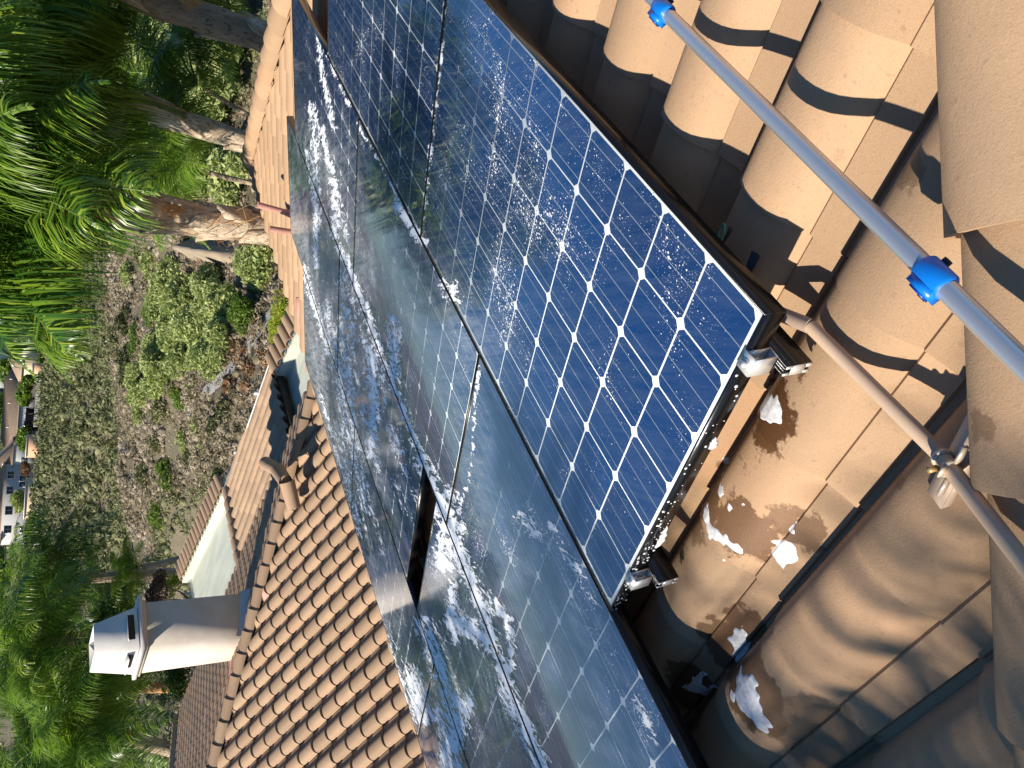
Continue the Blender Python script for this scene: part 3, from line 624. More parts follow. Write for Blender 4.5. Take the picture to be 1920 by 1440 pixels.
M_blue2 = NM('dark_blue_plastic'); M_blue2.b.inputs['Base Color'].default_value = (.003, .05, .34, 1); M_blue2.b.inputs['Roughness'].default_value = .35; M_blue2 = M_blue2.m
def clip(c, d):
    n = -W; s = nrm(np.cross(d, n)); 
    mb = MB(); mb.tube([c - d * .026, c - d * .022, c + d * .018, c + d * .022], [.0165, .0195, .0195, .0165], 24)
    b = mb.build('clip_collar', M_blue, pole, auto=R2(40))
    # raised cam housing on the side facing up-slope/camera
    sd = nrm(n * .55 + s * .84); tdir = nrm(np.cross(sd, d))
    mb = MB()
    o = c + sd * .012
    sec = [(-.014, .0), (.014, 0), (.013, .013), (-.013, .013)]
    vs = [o + d * -.021 + tdir * a + sd * h for a, h in sec] + [o + d * .019 + tdir * a + sd * h for a, h in sec]
    mb.add(vs, [(0, 1, 2, 3)[::-1], (4, 5, 6, 7), (0, 4, 5, 1)[::-1], (1, 5, 6, 2)[::-1], (2, 6, 7, 3)[::-1], (3, 7, 4, 0)[::-1]])
    h = mb.build('cam_housing', M_blue, pole)
    mb = MB(); mb.box(o + d * -.014 - tdir * .0085 + sd * .0128, d * .026, tdir * .017, sd * .003); mb.build('cam_lever', M_blue2, pole)
    mb = MB(); mb.box(o + d * .0035 - tdir * .0065 + sd * .0155, d * .007, tdir * .013, sd * .0015); mb.build('lever_gap', MAT_dark, pole)
    mb = MB(); mb.tube([c - sd * .019 - tdir * .006 - d * .012, c - sd * .026 - tdir * .006 - d * .012], .0065, 10); mb.build('clip_screw', MAT_dark, pole)
clip(online(1754, 523), d_p); clip(online(1244, 20), d_p)

# roof mount under the array edge
mo = onroof(1412, 500, .19); mu, mv = mo
mnt = empty('roof_mount', P(mu, mv, .19), 'black flashing plate with a pale bolt boot half hidden under the panel edge', 'roof mount')
mb = MB(); mb.box(P(mu - .055, mv - .035, .150), U * .16, V * .10, W * .004); mb.build('flashing_plate', simple('black_flashing', (.012, .012, .014), .35), mnt)
mb = MB(); mb.tube([P(mu + .01, mv + .012, .148), P(mu + .01, mv + .012, .125), P(mu + .01, mv + .012, .115)], [.02, .019, .012], 16); mb.build('bolt_boot', simple('yellowed_plastic', (.45, .42, .26), .3), mnt, auto=R2(40))
mb = MB(); mb.tube([P(mu + .01, mv + .012, .118), P(mu + .01, mv + .012, .095)], .006, 8); mb.tube([P(mu + .01, mv + .012, .112), P(mu + .01, mv + .012, .104)], .011, 6); mb.build('bolt', M_silver, mnt)
wu, wv_ = onroof(1352, 437, .07); wc = P(wu, wv_, .07); mb = MB(); pts = []
for i in range(17):
    t = 2 * math.pi * i / 16; pts.append(wc + U * .018 * math.cos(t) * 1.0 + V * .011 * math.sin(t) + W * .004 * math.sin(t))
mb.tube(pts, .0022, 8, cap=False); gw = mb.build('wire_loop', simple('green_wire', (.02, .22, .16), .35), None, auto=R2(60)); gw['label'] = 'thin green wire loop sticking out beside the brown panel edge'; gw['category'] = 'wire'

# small clay pipes and the red flashing at the near eave
M_red = simple('pinkish_paint', (.42, .22, .18), .7)
for (qa, qb, lb) in (((483, 384), (540, 400), 'short pinkish vent pipe by the peeling palm trunk, upper of two at the eave'), ((505, 429), (548, 436), 'short pinkish vent pipe below the palm trunk, lower of two at the eave')):
    u1, v1 = onroof(qb[0], qb[1], .15); b = P(u1, v1, .16); r0 = ray(qa[0], qa[1]); rr = math.hypot(b[0] - CAM[0], b[1] - CAM[1]); tpt = CAM + r0 * (rr / math.hypot(r0[0], r0[1])); 
    o = empty('vent_pipe', b, lb, 'vent pipe', 'pinkish vent pipes at the near eave')
    mb = MB(); mb.tube([b, tpt], .028, 14, cap=False); mb.tube([tpt, tpt + (b - tpt) * .001], [.028, .022], 14, cap=False); mb.tube([tpt, b + (tpt - b) * .3], .022, 14); mb.build('pipe', M_red, o, auto=R2(40))
    mb = MB(); mb.tube([b + (b - tpt) * .3, b + (tpt - b) * .12], [.06, .032], 16); mb.build('pipe_collar', M_red, o, auto=R2(40))
fa = P(uE + .02, 5.05, .16); fo = MB().box(P(uE - .35, 5.06, .12), U * .42, V * .02, W * .14).build('edge_flashing', M_red); fo['label'] = 'red painted metal flashing upright at the eave beside the pale flat roof'; fo['category'] = 'flashing'

# ---------------------------------------------------------------- soap foam on tiles and frame
M_foam = NM('soap_foam'); M_foam.b.inputs['Base Color'].default_value = (.80, .82, .86, 1); M_foam.b.inputs['Roughness'].default_value = .4; M_foam.b.inputs['Subsurface Weight'].default_value = .3; M_foam.b.inputs['Subsurface Radius'].default_value = (.004, .004, .005)
M_foam.bump(M_foam.noise(260, 3, .6, M_foam.pos()), .2, .001)
_tr = M_foam.n('ShaderNodeBsdfTransparent'); _mx = M_foam.n('ShaderNodeMixShader'); M_foam.l(M_foam.ramp(M_foam.noise(55, 5, .7, M_foam.pos(), None, .8), [(.42, (.04, .04, .04)), (.72, (.5, .5, .5))]), _mx.inputs[0])
M_foam.l(M_foam.b.outputs[0], _mx.inputs[1]); M_foam.l(_tr.outputs[0], _mx.inputs[2]); M_foam.l(_mx.outputs[0], M_foam.out.inputs['Surface']); M_foam = M_foam.m
def foam_patch(parent, outline_px, w0, thick=.005, res=.0035, seed=0, irr=.5):
    pts = np.array([onroof(x, y, w0) for x, y in outline_px]); lo = pts.min(0) - .01; hi = pts.max(0) + .01
    nu = max(4, int((hi[0] - lo[0]) / res)); nv = max(4, int((hi[1] - lo[1]) / res)); us = np.linspace(lo[0], hi[0], nu); vs_ = np.linspace(lo[1], hi[1], nv)
    G = np.full((nu, nv), -1.); rg = np.random.default_rng(seed); ph = rg.uniform(0, 6.28, (8, 2)); fr = rg.uniform(60, 260, (8, 2))
    def sd(u, v):
        ins = False; md = 1e9; n = len(pts)
        for i in range(n):
            a, b = pts[i], pts[(i + 1) % n]
            if (a[1] > v) != (b[1] > v) and u < (b[0] - a[0]) * (v - a[1]) / (b[1] - a[1] + 1e-12) + a[0]: ins = not ins
            e = b - a; t = min(1, max(0, ((u - a[0]) * e[0] + (v - a[1]) * e[1]) / (e @ e + 1e-12))); md = min(md, math.hypot(u - a[0] - t * e[0], v - a[1] - t * e[1]))
        return md if ins else -md
    V3 = {}; verts = []; faces = []
    for i, u in enumerate(us):
        for j, v in enumerate(vs_):
            wob = sum(math.sin(fr[k, 0] * u + ph[k, 0]) * math.sin(fr[k, 1] * v + ph[k, 1]) for k in range(8)) * .0021 * irr; G[i, j] = sd(u, v) + wob
    def vid(i, j):
        if (i, j) not in V3:
            g = G[i, j]; h = thick * math.tanh(g / .0045)
            V3[i, j] = len(verts); verts.append(P(us[i], vs_[j], surf(us[i], vs_[j]) - h))
        return V3[i, j]
    for i in range(nu - 1):
        for j in range(nv - 1):
            if max(G[i, j], G[i + 1, j], G[i, j + 1], G[i + 1, j + 1]) > 0: faces.append((vid(i, j), vid(i, j + 1), vid(i + 1, j + 1), vid(i + 1, j)))
    if not faces: return
    mb = MB(); mb.add(verts, faces); mb.build('foam', M_foam, parent, smooth=True)
foams = [('round blue white blob of soap foam on a wet dark spot of the shaded tile', [[(1437, 732), (1480, 731), (1492, 752), (1500, 778), (1490, 792), (1468, 794), (1450, 783), (1430, 775), (1425, 752)]], .17),
 ('spattered soap foam running down the sunlit wet tile below the front panel', [[(1355, 905), (1370, 900), (1378, 925), (1370, 935), (1360, 925)], [(1382, 935), (1394, 938), (1398, 952), (1388, 960), (1380, 950)], [(1330, 925), (1342, 945), (1350, 970), (1372, 990), (1395, 1010), (1415, 1035), (1400, 1038), (1375, 1015), (1350, 1005), (1345, 985), (1330, 960)], [(1402, 962), (1410, 965), (1408, 973), (1400, 970)], [(1460, 985), (1475, 982), (1482, 1000), (1478, 1018), (1462, 1012), (1457, 998)], [(1432, 1020), (1445, 1012), (1470, 1020), (1478, 1045), (1465, 1068), (1450, 1080), (1440, 1062), (1428, 1040)], [(1335, 940), (1340, 936), (1345, 960), (1340, 965)]], .17),
 ('long white drip of soap foam hanging over the tile nose at the bottom', [[(1398, 1240), (1412, 1255), (1432, 1248), (1445, 1270), (1450, 1300), (1462, 1340), (1466, 1362), (1455, 1372), (1440, 1350), (1415, 1322), (1400, 1300), (1395, 1270), (1390, 1250)], [(1388, 1282), (1402, 1288), (1405, 1305), (1395, 1310), (1386, 1298)]], .18),
 ('scattered flecks of soap foam on the wet tile in front of the lower panel corner', [[(x_ + r_ * math.cos(t_ * 1.05), y_ + r_ * math.sin(t_ * 1.05)) for t_ in range(6)] for x_, y_, r_ in ((1350, 1030, 5), (1372, 1046, 4), (1412, 1062, 6), (1432, 985, 5), (1418, 940, 6), (1404, 915, 5), (1350, 890, 4), (1336, 868, 6), (1372, 1140, 4), (1395, 1118, 5), (1394, 1142, 4), (1440, 950, 4), (1388, 900, 5), (1320, 950, 4))], .175),
 ('thin soap foam pooled in the shaded channel between two tiles', [[(1375, 1178), (1390, 1172), (1398, 1190), (1392, 1230), (1375, 1255), (1366, 1250), (1372, 1215), (1364, 1195)]], .2),
 ('faint swirl of soap foam on the dark tile in the panel shade', [[(1280, 1288), (1300, 1270), (1315, 1255), (1322, 1262), (1310, 1285), (1330, 1295), (1315, 1305), (1290, 1302)]], .2)]
for k, (lb, outs, w0) in enumerate(foams):
    c = outs[0][0]; u0, v0 = onroof(c[0], c[1], w0); o = empty('soap_foam', P(u0, v0, surf(u0, v0)), lb, 'soap foam', 'soap foam on the tiles')
    for kk, ot in enumerate(outs): cc_ = np.mean(ot, 0); ot = [tuple(cc_ + (np.array(q_) - cc_) * .93) for q_ in ot]; foam_patch(o, ot, w0, .0038 if len(ot) > 6 else .0022, .0032, 31 * k + kk, .9)
# suds on the lower side of the front frame
o = empty('frame_suds', P(.5, -.02, .03), 'row of soap bubbles clinging to the black side of the front panel', 'soap suds'); mb = MB()
def blob(mb, c, r, fl=.6):
    n = 7; vs = []
    for i in range(1, 4):
        th = math.pi / 2 * (1 - i / 3.2)
        for k in range(n):
            a = 2 * math.pi * k / n; vs.append(c + r * (math.cos(th) * 0 + math.sin(math.pi / 2 * i / 3) * (U * math.cos(a) + W * math.sin(a))) - V * r * fl * math.cos(math.pi / 2 * i / 3))
    vs.append(c - V * r * fl); t = len(vs) - 1; fs = [(t, k, (k + 1) % n) for k in range(n)]
    for i in range(2): fs += [(i * n + k, (i + 1) * n + k, (i + 1) * n + (k + 1) % n, i * n + (k + 1) % n) for k in range(n)]
    mb.add(vs, fs)
for _ in range(110):
    u = .05 + .93 * random.random() ** .45; r = random.choice([.001, .0015, .0022, .003]) * random.uniform(.7, 1.4); blob(mb, P(u, -.0147, random.uniform(.002, .040)), r)
mb.build('bubbles', M_foam, o, smooth=True, kind='stuff')
for ua_, ub_ in ((.30, .335), (.60, .69), (.83, .85)):
    mb = MB(); n = 10; L = [P(ua_ + (ub_ - ua_) * i / n, -.018 - .004 * math.sin(math.pi * i / n), .034 + .003 * math.sin(9 * i)) for i in range(n + 1)]; mb.tube(L, [.001 + .006 * math.sin(math.pi * i / n) for i in range(n + 1)], 8); mb.build('foam_drip', M_foam, o, smooth=True)
#SPLIT
# ---------------------------------------------------------------- terrain
RT = [0, 16, 20, 24, 28, 34, 42, 52, 64, 78, 92, 106, 118, 128, 134, 142, 152, 162, 174, 186, 192, 222, 240, 300, 420, 700, 1500]
ZT = [-7, -7, -7, -7, -8.2, -10.2, -12.0, -14.2, -15.9, -17.0, -17.1, -16.4, -15.4, -14.7, -15.4, -17.0, -16.2, -14.0, -11.2, -8.8, -8.4, -8.2, -6, 2, 17, 36, 62]
def vnoise(x, y, s, seed):
    r = np.random.default_rng(seed); t = r.random((64, 64)); x = np.asarray(x, float) / s; y = np.asarray(y, float) / s
    xi = np.floor(x).astype(int); yi = np.floor(y).astype(int); fx = x - xi; fy = y - yi; fx = fx * fx * (3 - 2 * fx); fy = fy * fy * (3 - 2 * fy)
    a = t[xi % 64, yi % 64]; b = t[(xi + 1) % 64, yi % 64]; c = t[xi % 64, (yi + 1) % 64]; d = t[(xi + 1) % 64, (yi + 1) % 64]
    return (a * (1 - fx) + b * fx) * (1 - fy) + (c * (1 - fx) + d * fx) * fy - .5
def terr(X, Y):
    X = np.asarray(X, float); Y = np.asarray(Y, float); dx = X - CAM[0]; dy = Y - CAM[1]; r = np.hypot(dx, dy); az = np.degrees(np.arctan2(-dy, dx))
    z = np.interp(r, RT, ZT)
    w = np.clip((r - 30) / 30, 0, 1) * np.clip((185 - r) / 40, 0, 1)
    z = z + w * (.36 * (az - 46) * np.clip((r - 60) / 70, .12, 1)).clip(-5.5, 4)
    gul = np.exp(-((az - 31) / 5.0) ** 2) * np.clip((r - 40) / 30, 0, 1) * np.clip((180 - r) / 30, 0, 1); z = z - 3.0 * gul
    z = z + w * (vnoise(X, Y, 24, 1) * 6.0 + vnoise(X, Y, 9, 2) * 2.4) + np.clip((r - 26) / 10, 0, 1) * vnoise(X, Y, 2.5, 3) * .25
    return z
nr, na = 190, 260
rr = np.concatenate([np.linspace(0, 24, 14), np.geomspace(25, 1500, nr - 14)]); aa = np.radians(np.linspace(-180, 180, na + 1)[:-1])
XX = CAM[0] + rr[:, None] * np.cos(aa); YY = CAM[1] - rr[:, None] * np.sin(aa); ZZ = terr(XX, YY)
vs = np.stack([XX, YY, ZZ], -1).reshape(-1, 3); idx = np.arange(nr * na).reshape(nr, na)
q4 = np.stack([idx[:-1], np.roll(idx[:-1], -1, 1), np.roll(idx[1:], -1, 1), idx[1:]], -1).reshape(-1, 4)
mg = NM('dry_ground'); _p = mg.pos(); n = mg.noise(.35, 6, .65, _p)
mg.l(mg.mix(mg.ramp(mg.noise(2.5, 4, .6, _p), [(.35, (0, 0, 0)), (.7, (1, 1, 1))]), mg.ramp(n, [(.3, (.08, .07, .045)), (.5, (.15, .125, .09)), (.72, (.24, .19, .14))]), (.13, .12, .065)), mg.b.inputs['Base Color']); mg.b.inputs['Roughness'].default_value = .95; mg.bump(mg.noise(3, 5, .7, _p), .8, .25)
ground = link('ground', mesh_np('ground', vs, q4[:, ::-1].ravel(), [4] * len(q4), [mg.m], smooth=True), kind='structure')
def thit(x, y, lift=0):
    d = ray(x, y); t = 15.
    while t < 900:
        p = CAM + d * t
        if p[2] < terr(p[0], p[1]) + lift: return p
        t += .004 * t + .05
    return CAM + d * 900
def strip(name, pxs, width, mat, lift=.06, **props):
    pts = [thit(*q) for q in pxs]; L = []
    for a, b in zip(pts[:-1], pts[1:]):
        k = max(2, int(np.linalg.norm(b - a) / 1.5))
        for i in range(k): L.append(a + (b - a) * i / k)
    L.append(pts[-1]); L = np.array(L)
    for _ in range(6): L[1:-1] = (L[:-2] + 2 * L[1:-1] + L[2:]) / 4
    t = np.gradient(L, axis=0)[:, :2]; t /= np.linalg.norm(t, axis=1)[:, None] + 1e-9; nrm2 = np.stack([-t[:, 1], t[:, 0]], 1)
    vs = []; fs = []
    for i, p in enumerate(L):
        for s in (-1, -.33, .33, 1):
            q = p[:2] + nrm2[i] * s * width / 2; vs.append((q[0], q[1], terr(q[0], q[1]) + lift))
    for i in range(len(L) - 1):
        for j in range(3): fs.append((i * 4 + j, i * 4 + j + 1, i * 4 + j + 5, i * 4 + j + 4))
    mb = MB().add(vs, fs); return mb.build(name, mat, None, smooth=True, **props)
m_conc = simple('drain_concrete', (.34, .33, .32), .85, 0, .15, 1.5)
m_dirt = simple('bare_trail', (.36, .26, .18), .95, 0, .15, .8)
strip('path', [(512, 585), (478, 640), (440, 690), (405, 735), (370, 765), (350, 772)], 1.1, m_conc, .12, kind='structure')
strip('path', [(262, 20), (266, 60), (272, 100)], 6.0, m_dirt, .10, kind='structure')
strip('path', [(246, 985), (244, 1010), (250, 1030)], 1.6, m_conc, .12, kind='structure')

# ---------------------------------------------------------------- foliage
def leaf_mat(name, stops, rough=.5, trans=.35, scale=1.0, wt=.38):
    m = NM(name); isl = m.n('ShaderNodeNewGeometry').outputs['Random Per Island']; oi = m.n('ShaderNodeObjectInfo').outputs['Random']
    nz_ = m.math('ADD', m.math('MULTIPLY', m.math('SUBTRACT', m.noise(scale, 4, .62, m.pos()), .5), 1.0 + wt), .5); f = m.math('ADD', m.math('MULTIPLY', isl, 1 - wt), m.math('MULTIPLY', m.math('ADD', nz_, m.math('MULTIPLY', m.math('SUBTRACT', oi, .5), .35)), wt))
    c = m.ramp(f, stops); m.l(c, m.b.inputs['Base Color']); m.b.inputs['Roughness'].default_value = rough; m.b.inputs['Specular IOR Level'].default_value = .35
    tl = m.n('ShaderNodeBsdfTranslucent'); m.l(m.mix(1.0, c, (1.25, 1.3, .7), 'MULTIPLY'), tl.inputs[0]); mx = m.n('ShaderNodeMixShader'); mx.inputs[0].default_value = trans
    m.l(m.b.outputs[0], mx.inputs[1]); m.l(tl.outputs[0], mx.inputs[2]); m.l(mx.outputs[0], m.out.inputs['Surface']); return m.m
ML_palm = leaf_mat('palm_leaflet', [(.1, (.012, .045, .008)), (.4, (.055, .14, .018)), (.68, (.20, .31, .03)), (.9, (.42, .46, .07))], .3, .35, .7)
ML_palmy = leaf_mat('palm_leaflet_young', [(.1, (.07, .15, .02)), (.5, (.15, .27, .03)), (.9, (.30, .38, .05))], .38, .45, .7)
ML_palmd = leaf_mat('palm_leaflet_dry', [(.1, (.14, .09, .03)), (.6, (.26, .17, .05)), (1, (.33, .27, .08))], .6, .3, .7)
ML_olive = leaf_mat('olive_leaf', [(.1, (.13, .18, .05)), (.5, (.32, .38, .14)), (.9, (.52, .56, .26))], .55, .3, .5)
ML_green = leaf_mat('bright_leaf', [(.1, (.05, .10, .015)), (.5, (.12, .20, .03)), (1, (.28, .36, .05))], .5, .35, .5)
ML_yel = leaf_mat('yellow_green_leaf', [(.1, (.18, .24, .02)), (.5, (.34, .40, .04)), (1, (.50, .52, .08))], .45, .4, 2)
ML_dk = leaf_mat('dark_leaf', [(.1, (.015, .04, .01)), (.6, (.05, .10, .02)), (1, (.12, .18, .03))], .5, .3, .6)
ML_red = leaf_mat('reddish_leaf', [(.1, (.05, .03, .02)), (.5, (.16, .08, .05)), (1, (.30, .20, .12))], .6, .2, 3)
ML_chap = leaf_mat('chaparral_leaf', [(.15, (.035, .045, .018)), (.38, (.09, .105, .04)), (.58, (.18, .19, .085)), (.85, (.27, .26, .14)), (1, (.26, .27, .10))], .7, .15, .14, .62)
ML_dry = leaf_mat('dry_brush', [(.15, (.055, .05, .025)), (.34, (.15, .125, .07)), (.52, (.29, .24, .17)), (.8, (.44, .38, .31)), (1, (.30, .26, .12))], .8, .15, .11, .66)
ML_rust = leaf_mat('rusty_brush', [(.15, (.12, .07, .04)), (.5, (.22, .12, .06)), (.9, (.32, .20, .09))], .8, .15, .3)
M_bark = simple('bark', (.14, .10, .07), .9, 0, .3, 5)
def rdir(n, r=rng):
    v = r.normal(size=(n, 3)); return v / np.linalg.norm(v, axis=1)[:, None]
def leaves(centers, size, aspect=1.7, up=.25, r=rng, droop=0.0):
    n = len(centers); d = rdir(n, r); d[:, 2] = d[:, 2] * .8 - droop; d /= np.linalg.norm(d, axis=1)[:, None]
    w = rdir(n, r); s = np.cross(d, w); s /= np.linalg.norm(s, axis=1)[:, None] + 1e-9
    sz = size * r.uniform(.6, 1.3, n)[:, None]; L = d * sz * aspect; Q = s * sz * .55
    v = np.stack([centers - L * .5, centers + Q * .5 - L * .05, centers + L * .5, centers - Q * .5 - L * .05], 1); return v.reshape(-1, 3)
def crown_pts(R, H, nl, n, r=rng, flat=.8, lump=.36):
    c = rdir(nl, r) * np.array([R, R, H]) * r.uniform(.35, .75, nl)[:, None]; c[:, 2] = np.abs(c[:, 2]) * .9 - H * .15; lr = r.uniform(.6, 1.1, nl) * lump * R
    k = r.integers(0, nl, n); p = c[k] + rdir(n, r) * (lr[k] * r.uniform(.55, 1.0, n) ** .5)[:, None] * np.array([1, 1, flat]); return p
def qmesh(name, v, mats):
    n = len(v) // 4; return mesh_np(name, v, np.arange(4 * n), [4] * n, mats)
def branchy(mb, p, h, R, nb, r0, seed):
    rg = random.Random(seed); p = np.array(p, float); top = p + np.array([rg.uniform(-.1, .1) * h, rg.uniform(-.1, .1) * h, h * .55])
    mb.tube([p - [0, 0, .3], p + (top - p) * .5, top], [r0 * 1.3, r0, r0 * .7], 7)
    for i in range(nb):
        a = 2 * math.pi * (i + rg.random()) / nb; e = top + np.array([math.cos(a) * R * .7, math.sin(a) * R * .7, h * rg.uniform(.15, .45)]); s = p + (top - p) * rg.uniform(.55, .95)
        mb.tube([s, (s + e) / 2 + [0, 0, -.1], e], [r0 * .5, r0 * .35, r0 * .12], 5)
tree_meshes = {}
def tree(pos, R, H, mat, label, cat, group=None, n=2600, leaf=.16, nl=16, name='tree', variant=0, trunk_h=None, droop=.1):
    o = empty(name, pos, label, cat, group); o.rotation_euler = (0, 0, random.uniform(0, 6.28)); key = (mat.name, variant, n, leaf, nl)
    if key not in tree_meshes:
        rg = np.random.default_rng(abs(hash(key)) % 9999 if False else (len(tree_meshes) * 17 + 5)); tree_meshes[key] = qmesh('crown', leaves(crown_pts(1, .8, nl, n, rg), leaf, 1.7, r=rg, droop=droop), [mat])
        mb = MB(); branchy(mb, (0, 0, -1.1), 1.2, .8, 6, .06, variant); tree_meshes[key, 't'] = mb.mesh('trunk', [M_bark], True)
    th = trunk_h if trunk_h is not None else R * .9
    c = link('crown', tree_meshes[key], o); c.location = (0, 0, th); c.scale = (R, R, H)
    t = link('trunk', tree_meshes[key, 't'], o); t.location = (0, 0, th); t.scale = (R, R, max(th, .5)); return o

# chaparral and brush covering the canyon
def scatter(name, mat, npts, rmin, rmax, azmin, azmax, size, nleaf, leaf, accept, seed, label, flat=.8):
    rg = np.random.default_rng(seed); r_ = rmin + (rmax - rmin) * rg.random(npts) ** .8; a_ = np.radians(rg.uniform(azmin, azmax, npts)); X = CAM[0] + r_ * np.cos(a_); Y = CAM[1] - r_ * np.sin(a_)
    ok = accept(X, Y, r_, np.degrees(a_), rg); X, Y, r_ = X[ok], Y[ok], r_[ok]; Z = terr(X, Y); N = len(X); sz = size * rg.uniform(.45, 1.25, N) ** 1.5 * (1 + .5 * (vnoise(X, Y, 5, 44) + .3)) * np.clip(.75 + r_ / 260, .8, 1.4)
    k = np.repeat(np.arange(N), nleaf); d = rdir(len(k), rg); d[:, 2] = np.abs(d[:, 2]) * flat; p = d * (sz[k] * rg.uniform(.45, 1.0, len(k)) ** .5)[:, None]
    v = leaves(p, 1.0, 1.5, r=rg); v = v.reshape(-1, 4, 3); ctr = v.mean(1, keepdims=True); v = (v - ctr) * (leaf * sz[k] / size)[:, None, None] + ctr
    v += np.stack([X, Y, Z - .1], 1)[k][:, None, :]
    bm = bmesh.new(); bmesh.ops.create_icosphere(bm, subdivisions=1, radius=1); iv = np.array([q.co[:] for q in bm.verts]); fi = np.array([[q.index for q in f_.verts] for f_ in bm.faces]); bm.free()
    nb_ = len(iv); jit = rg.uniform(.62, 1.12, (N, nb_, 1)); body = iv[None] * jit * (sz * .62)[:, None, None] * np.array([1, 1, flat * .95]); body += np.stack([X, Y, Z - .05], 1)[:, None, :]
    vl = v.reshape(-1, 3); nq = len(vl) // 4; fa_ = (fi[None] + (np.arange(N) * nb_)[:, None, None] + len(vl)).reshape(-1, 3)
    me_ = mesh_np(name, np.concatenate([vl, body.reshape(-1, 3)]), np.concatenate([np.arange(4 * nq), fa_.ravel()]), np.concatenate([np.full(nq, 4), np.full(len(fa_), 3)]), [mat], smooth=False)
    o = link(name, me_, kind='stuff'); o['label'] = label; o['category'] = 'brush'; return o
pale = lambda X, Y: vnoise(X, Y, 26, 9) + vnoise(X, Y, 9, 10) * .5
def zone(X, Y, r, az):      # 1 = pale dry hump, 0 = green far slope
    return ((r < 134) & (r > 62)).astype(float) * (pale(X, Y) > -.12) + ((r <= 62) * .35)
scatter('chaparral', ML_chap, 6500, 128, 196, 14, 84, 1.2, 26, .34, lambda X, Y, r, a, g: (r > 132) & (r < 190) & (g.random(len(r)) < .97), 21, 'dark olive chaparral covering the far canyon slope below the houses')
scatter('chaparral', ML_chap, 6500, 30, 132, 14, 84, .85, 28, .22, lambda X, Y, r, a, g: (pale(X, Y) < .0) & (g.random(len(r)) < .95), 22, 'mixed green brush on the near side of the canyon')
scatter('dry_brush', ML_dry, 14000, 34, 134, 14, 84, .70, 26, .18, lambda X, Y, r, a, g: (pale(X, Y) > -.10) & (g.random(len(r)) < .97), 23, 'pale grey dry brush on the canyon hump')
scatter('rusty_brush', ML_rust, 1100, 27, 60, 20, 62, .55, 40, .2, lambda X, Y, r, a, g: (vnoise(X, Y, 7, 30) > .05), 24, 'rust coloured dry weeds beyond the fence')
scatter('garden_greenery', ML_green, 420, 215, 330, 10, 84, 3.2, 60, .9, lambda X, Y, r, a, g: g.random(len(r)) < .9, 25, 'hazy garden greenery on the hill behind the far houses')

# individual canyon trees: (px, py of crown centre, radius m, material, label)
can = [((322, 528), 1.9, ML_olive, 'small pale tree beside the shaded dirt bank, upper left of the grove'), ((300, 560), 1.7, ML_olive, 'small round pale tree at the left rim of the grove by the dry brush'),
 ((352, 560), 2.3, ML_olive, 'pale olive tree touching the dirt bank'), ((395, 548), 2.2, ML_olive, 'pale olive tree between the dirt bank and the dark green bush'), ((425, 575), 2.4, ML_olive, 'large pale tree in the middle of the grove nearest the tiles'),
 ((330, 610), 2.1, ML_olive, 'olive tree in the left centre of the grove'), ((372, 612), 2.4, ML_olive, 'broad olive tree in the centre of the grove'), ((415, 640), 2.0, ML_olive, 'olive tree above the grey round bush'),
 ((285, 585), 1.3, ML_green, 'small yellowish tree alone on the dry brush left of the grove'), ((345, 655), 2.3, ML_olive, 'olive tree in the lower centre of the grove'), ((392, 668), 2.1, ML_olive, 'olive tree at the lower right of the grove by the concrete ditch'),
 ((305, 690), 2.2, ML_olive, 'pale tree at the lower tip of the grove'), ((262, 720), 1.7, ML_olive, 'lowest small tree of the grove by the trail bend'), ((290, 660), 1.6, ML_olive, 'small tree on the left edge of the grove above the lower tip'),
 ((500, 500), 2.6, ML_olive, 'yellowish olive tree just beyond the eave corner'), ((475, 500), 2.0, ML_olive, 'olive tree between the peeling palm trunk and the eave'), ((458, 590), 1.9, ML_green, 'bright green bush tree next to the grove above the brown brush')]
for k, (q, R_, mt, lb) in enumerate(can):
    p = thit(q[0] + 14, q[1]); d = np.linalg.norm(p - CAM); R_ = R_ * d / 78
    tree((p[0], p[1], terr(p[0], p[1]) - .2), R_ * 1.42, R_ * 1.3, mt, lb, 'tree', 'olive trees growing in the canyon', n=4200, leaf=.095, variant=k % 4, trunk_h=R_ * .55)
bg = [((455, 60), 3.0), ((420, 30), 3.2), ((335, 45), 3.0), ((395, 110), 3.4), ((300, 100), 2.6), ((290, 190), 3.2), ((330, 250), 2.8), ((440, 160), 3.0), ((405, 300), 2.6), ((455, 330), 2.5), ((260, 300), 2.6), ((250, 345), 2.6), ((345, 330), 2.2), ((300, 15), 2.8), ((240, 240), 3.0), ((210, 150), 3.0), ((240, 80), 2.2)]
bl_ = ['right of the dark palm trunk near the eave', 'behind the leaning dark palm trunk', 'below the bare dirt patch', 'behind the hanging dark frond', 'beside the dirt patch', 'left of the hanging dark frond', 'above the middle palm trunk', 'next to the shaded palm trunk base', 'behind the bright young palm', 'between the two palm trunks near the eave', 'left of the peeling palm crown', 'against the grey brush', 'by the crown of the bright young palm', 'at the top edge near the dark trunk', 'behind the middle palm crown', 'between the two large palm crowns', 'by the top palm crown']
for k, ((x, y), R_) in enumerate(bg):
    p = thit(x + 12, y); d = np.linalg.norm(p - CAM); R_ *= d / 52
    tree((p[0], p[1], terr(p[0], p[1]) - .3), R_, R_ * .9, ML_olive, 'hazy pale green tree ' + bl_[k], 'tree', 'pale trees behind the tall palms', n=2600, leaf=.135, variant=k % 4, trunk_h=R_ * .5)
for k, (x, y, R_, lb) in enumerate([(425, 655, .9, 'grey leafless round bush beside the concrete ditch'), (435, 735, .55, 'lone grey bush near the fence'), (405, 600, .7, 'brown twiggy bush under the grove')]):
    p = thit(x + 8, y); d = np.linalg.norm(p - CAM); tree((p[0], p[1], p[2]), R_ * d / 40, R_ * d / 45, ML_dry, lb, 'bush', n=1800, leaf=.10, name='bush', trunk_h=.2, variant=7 + k)
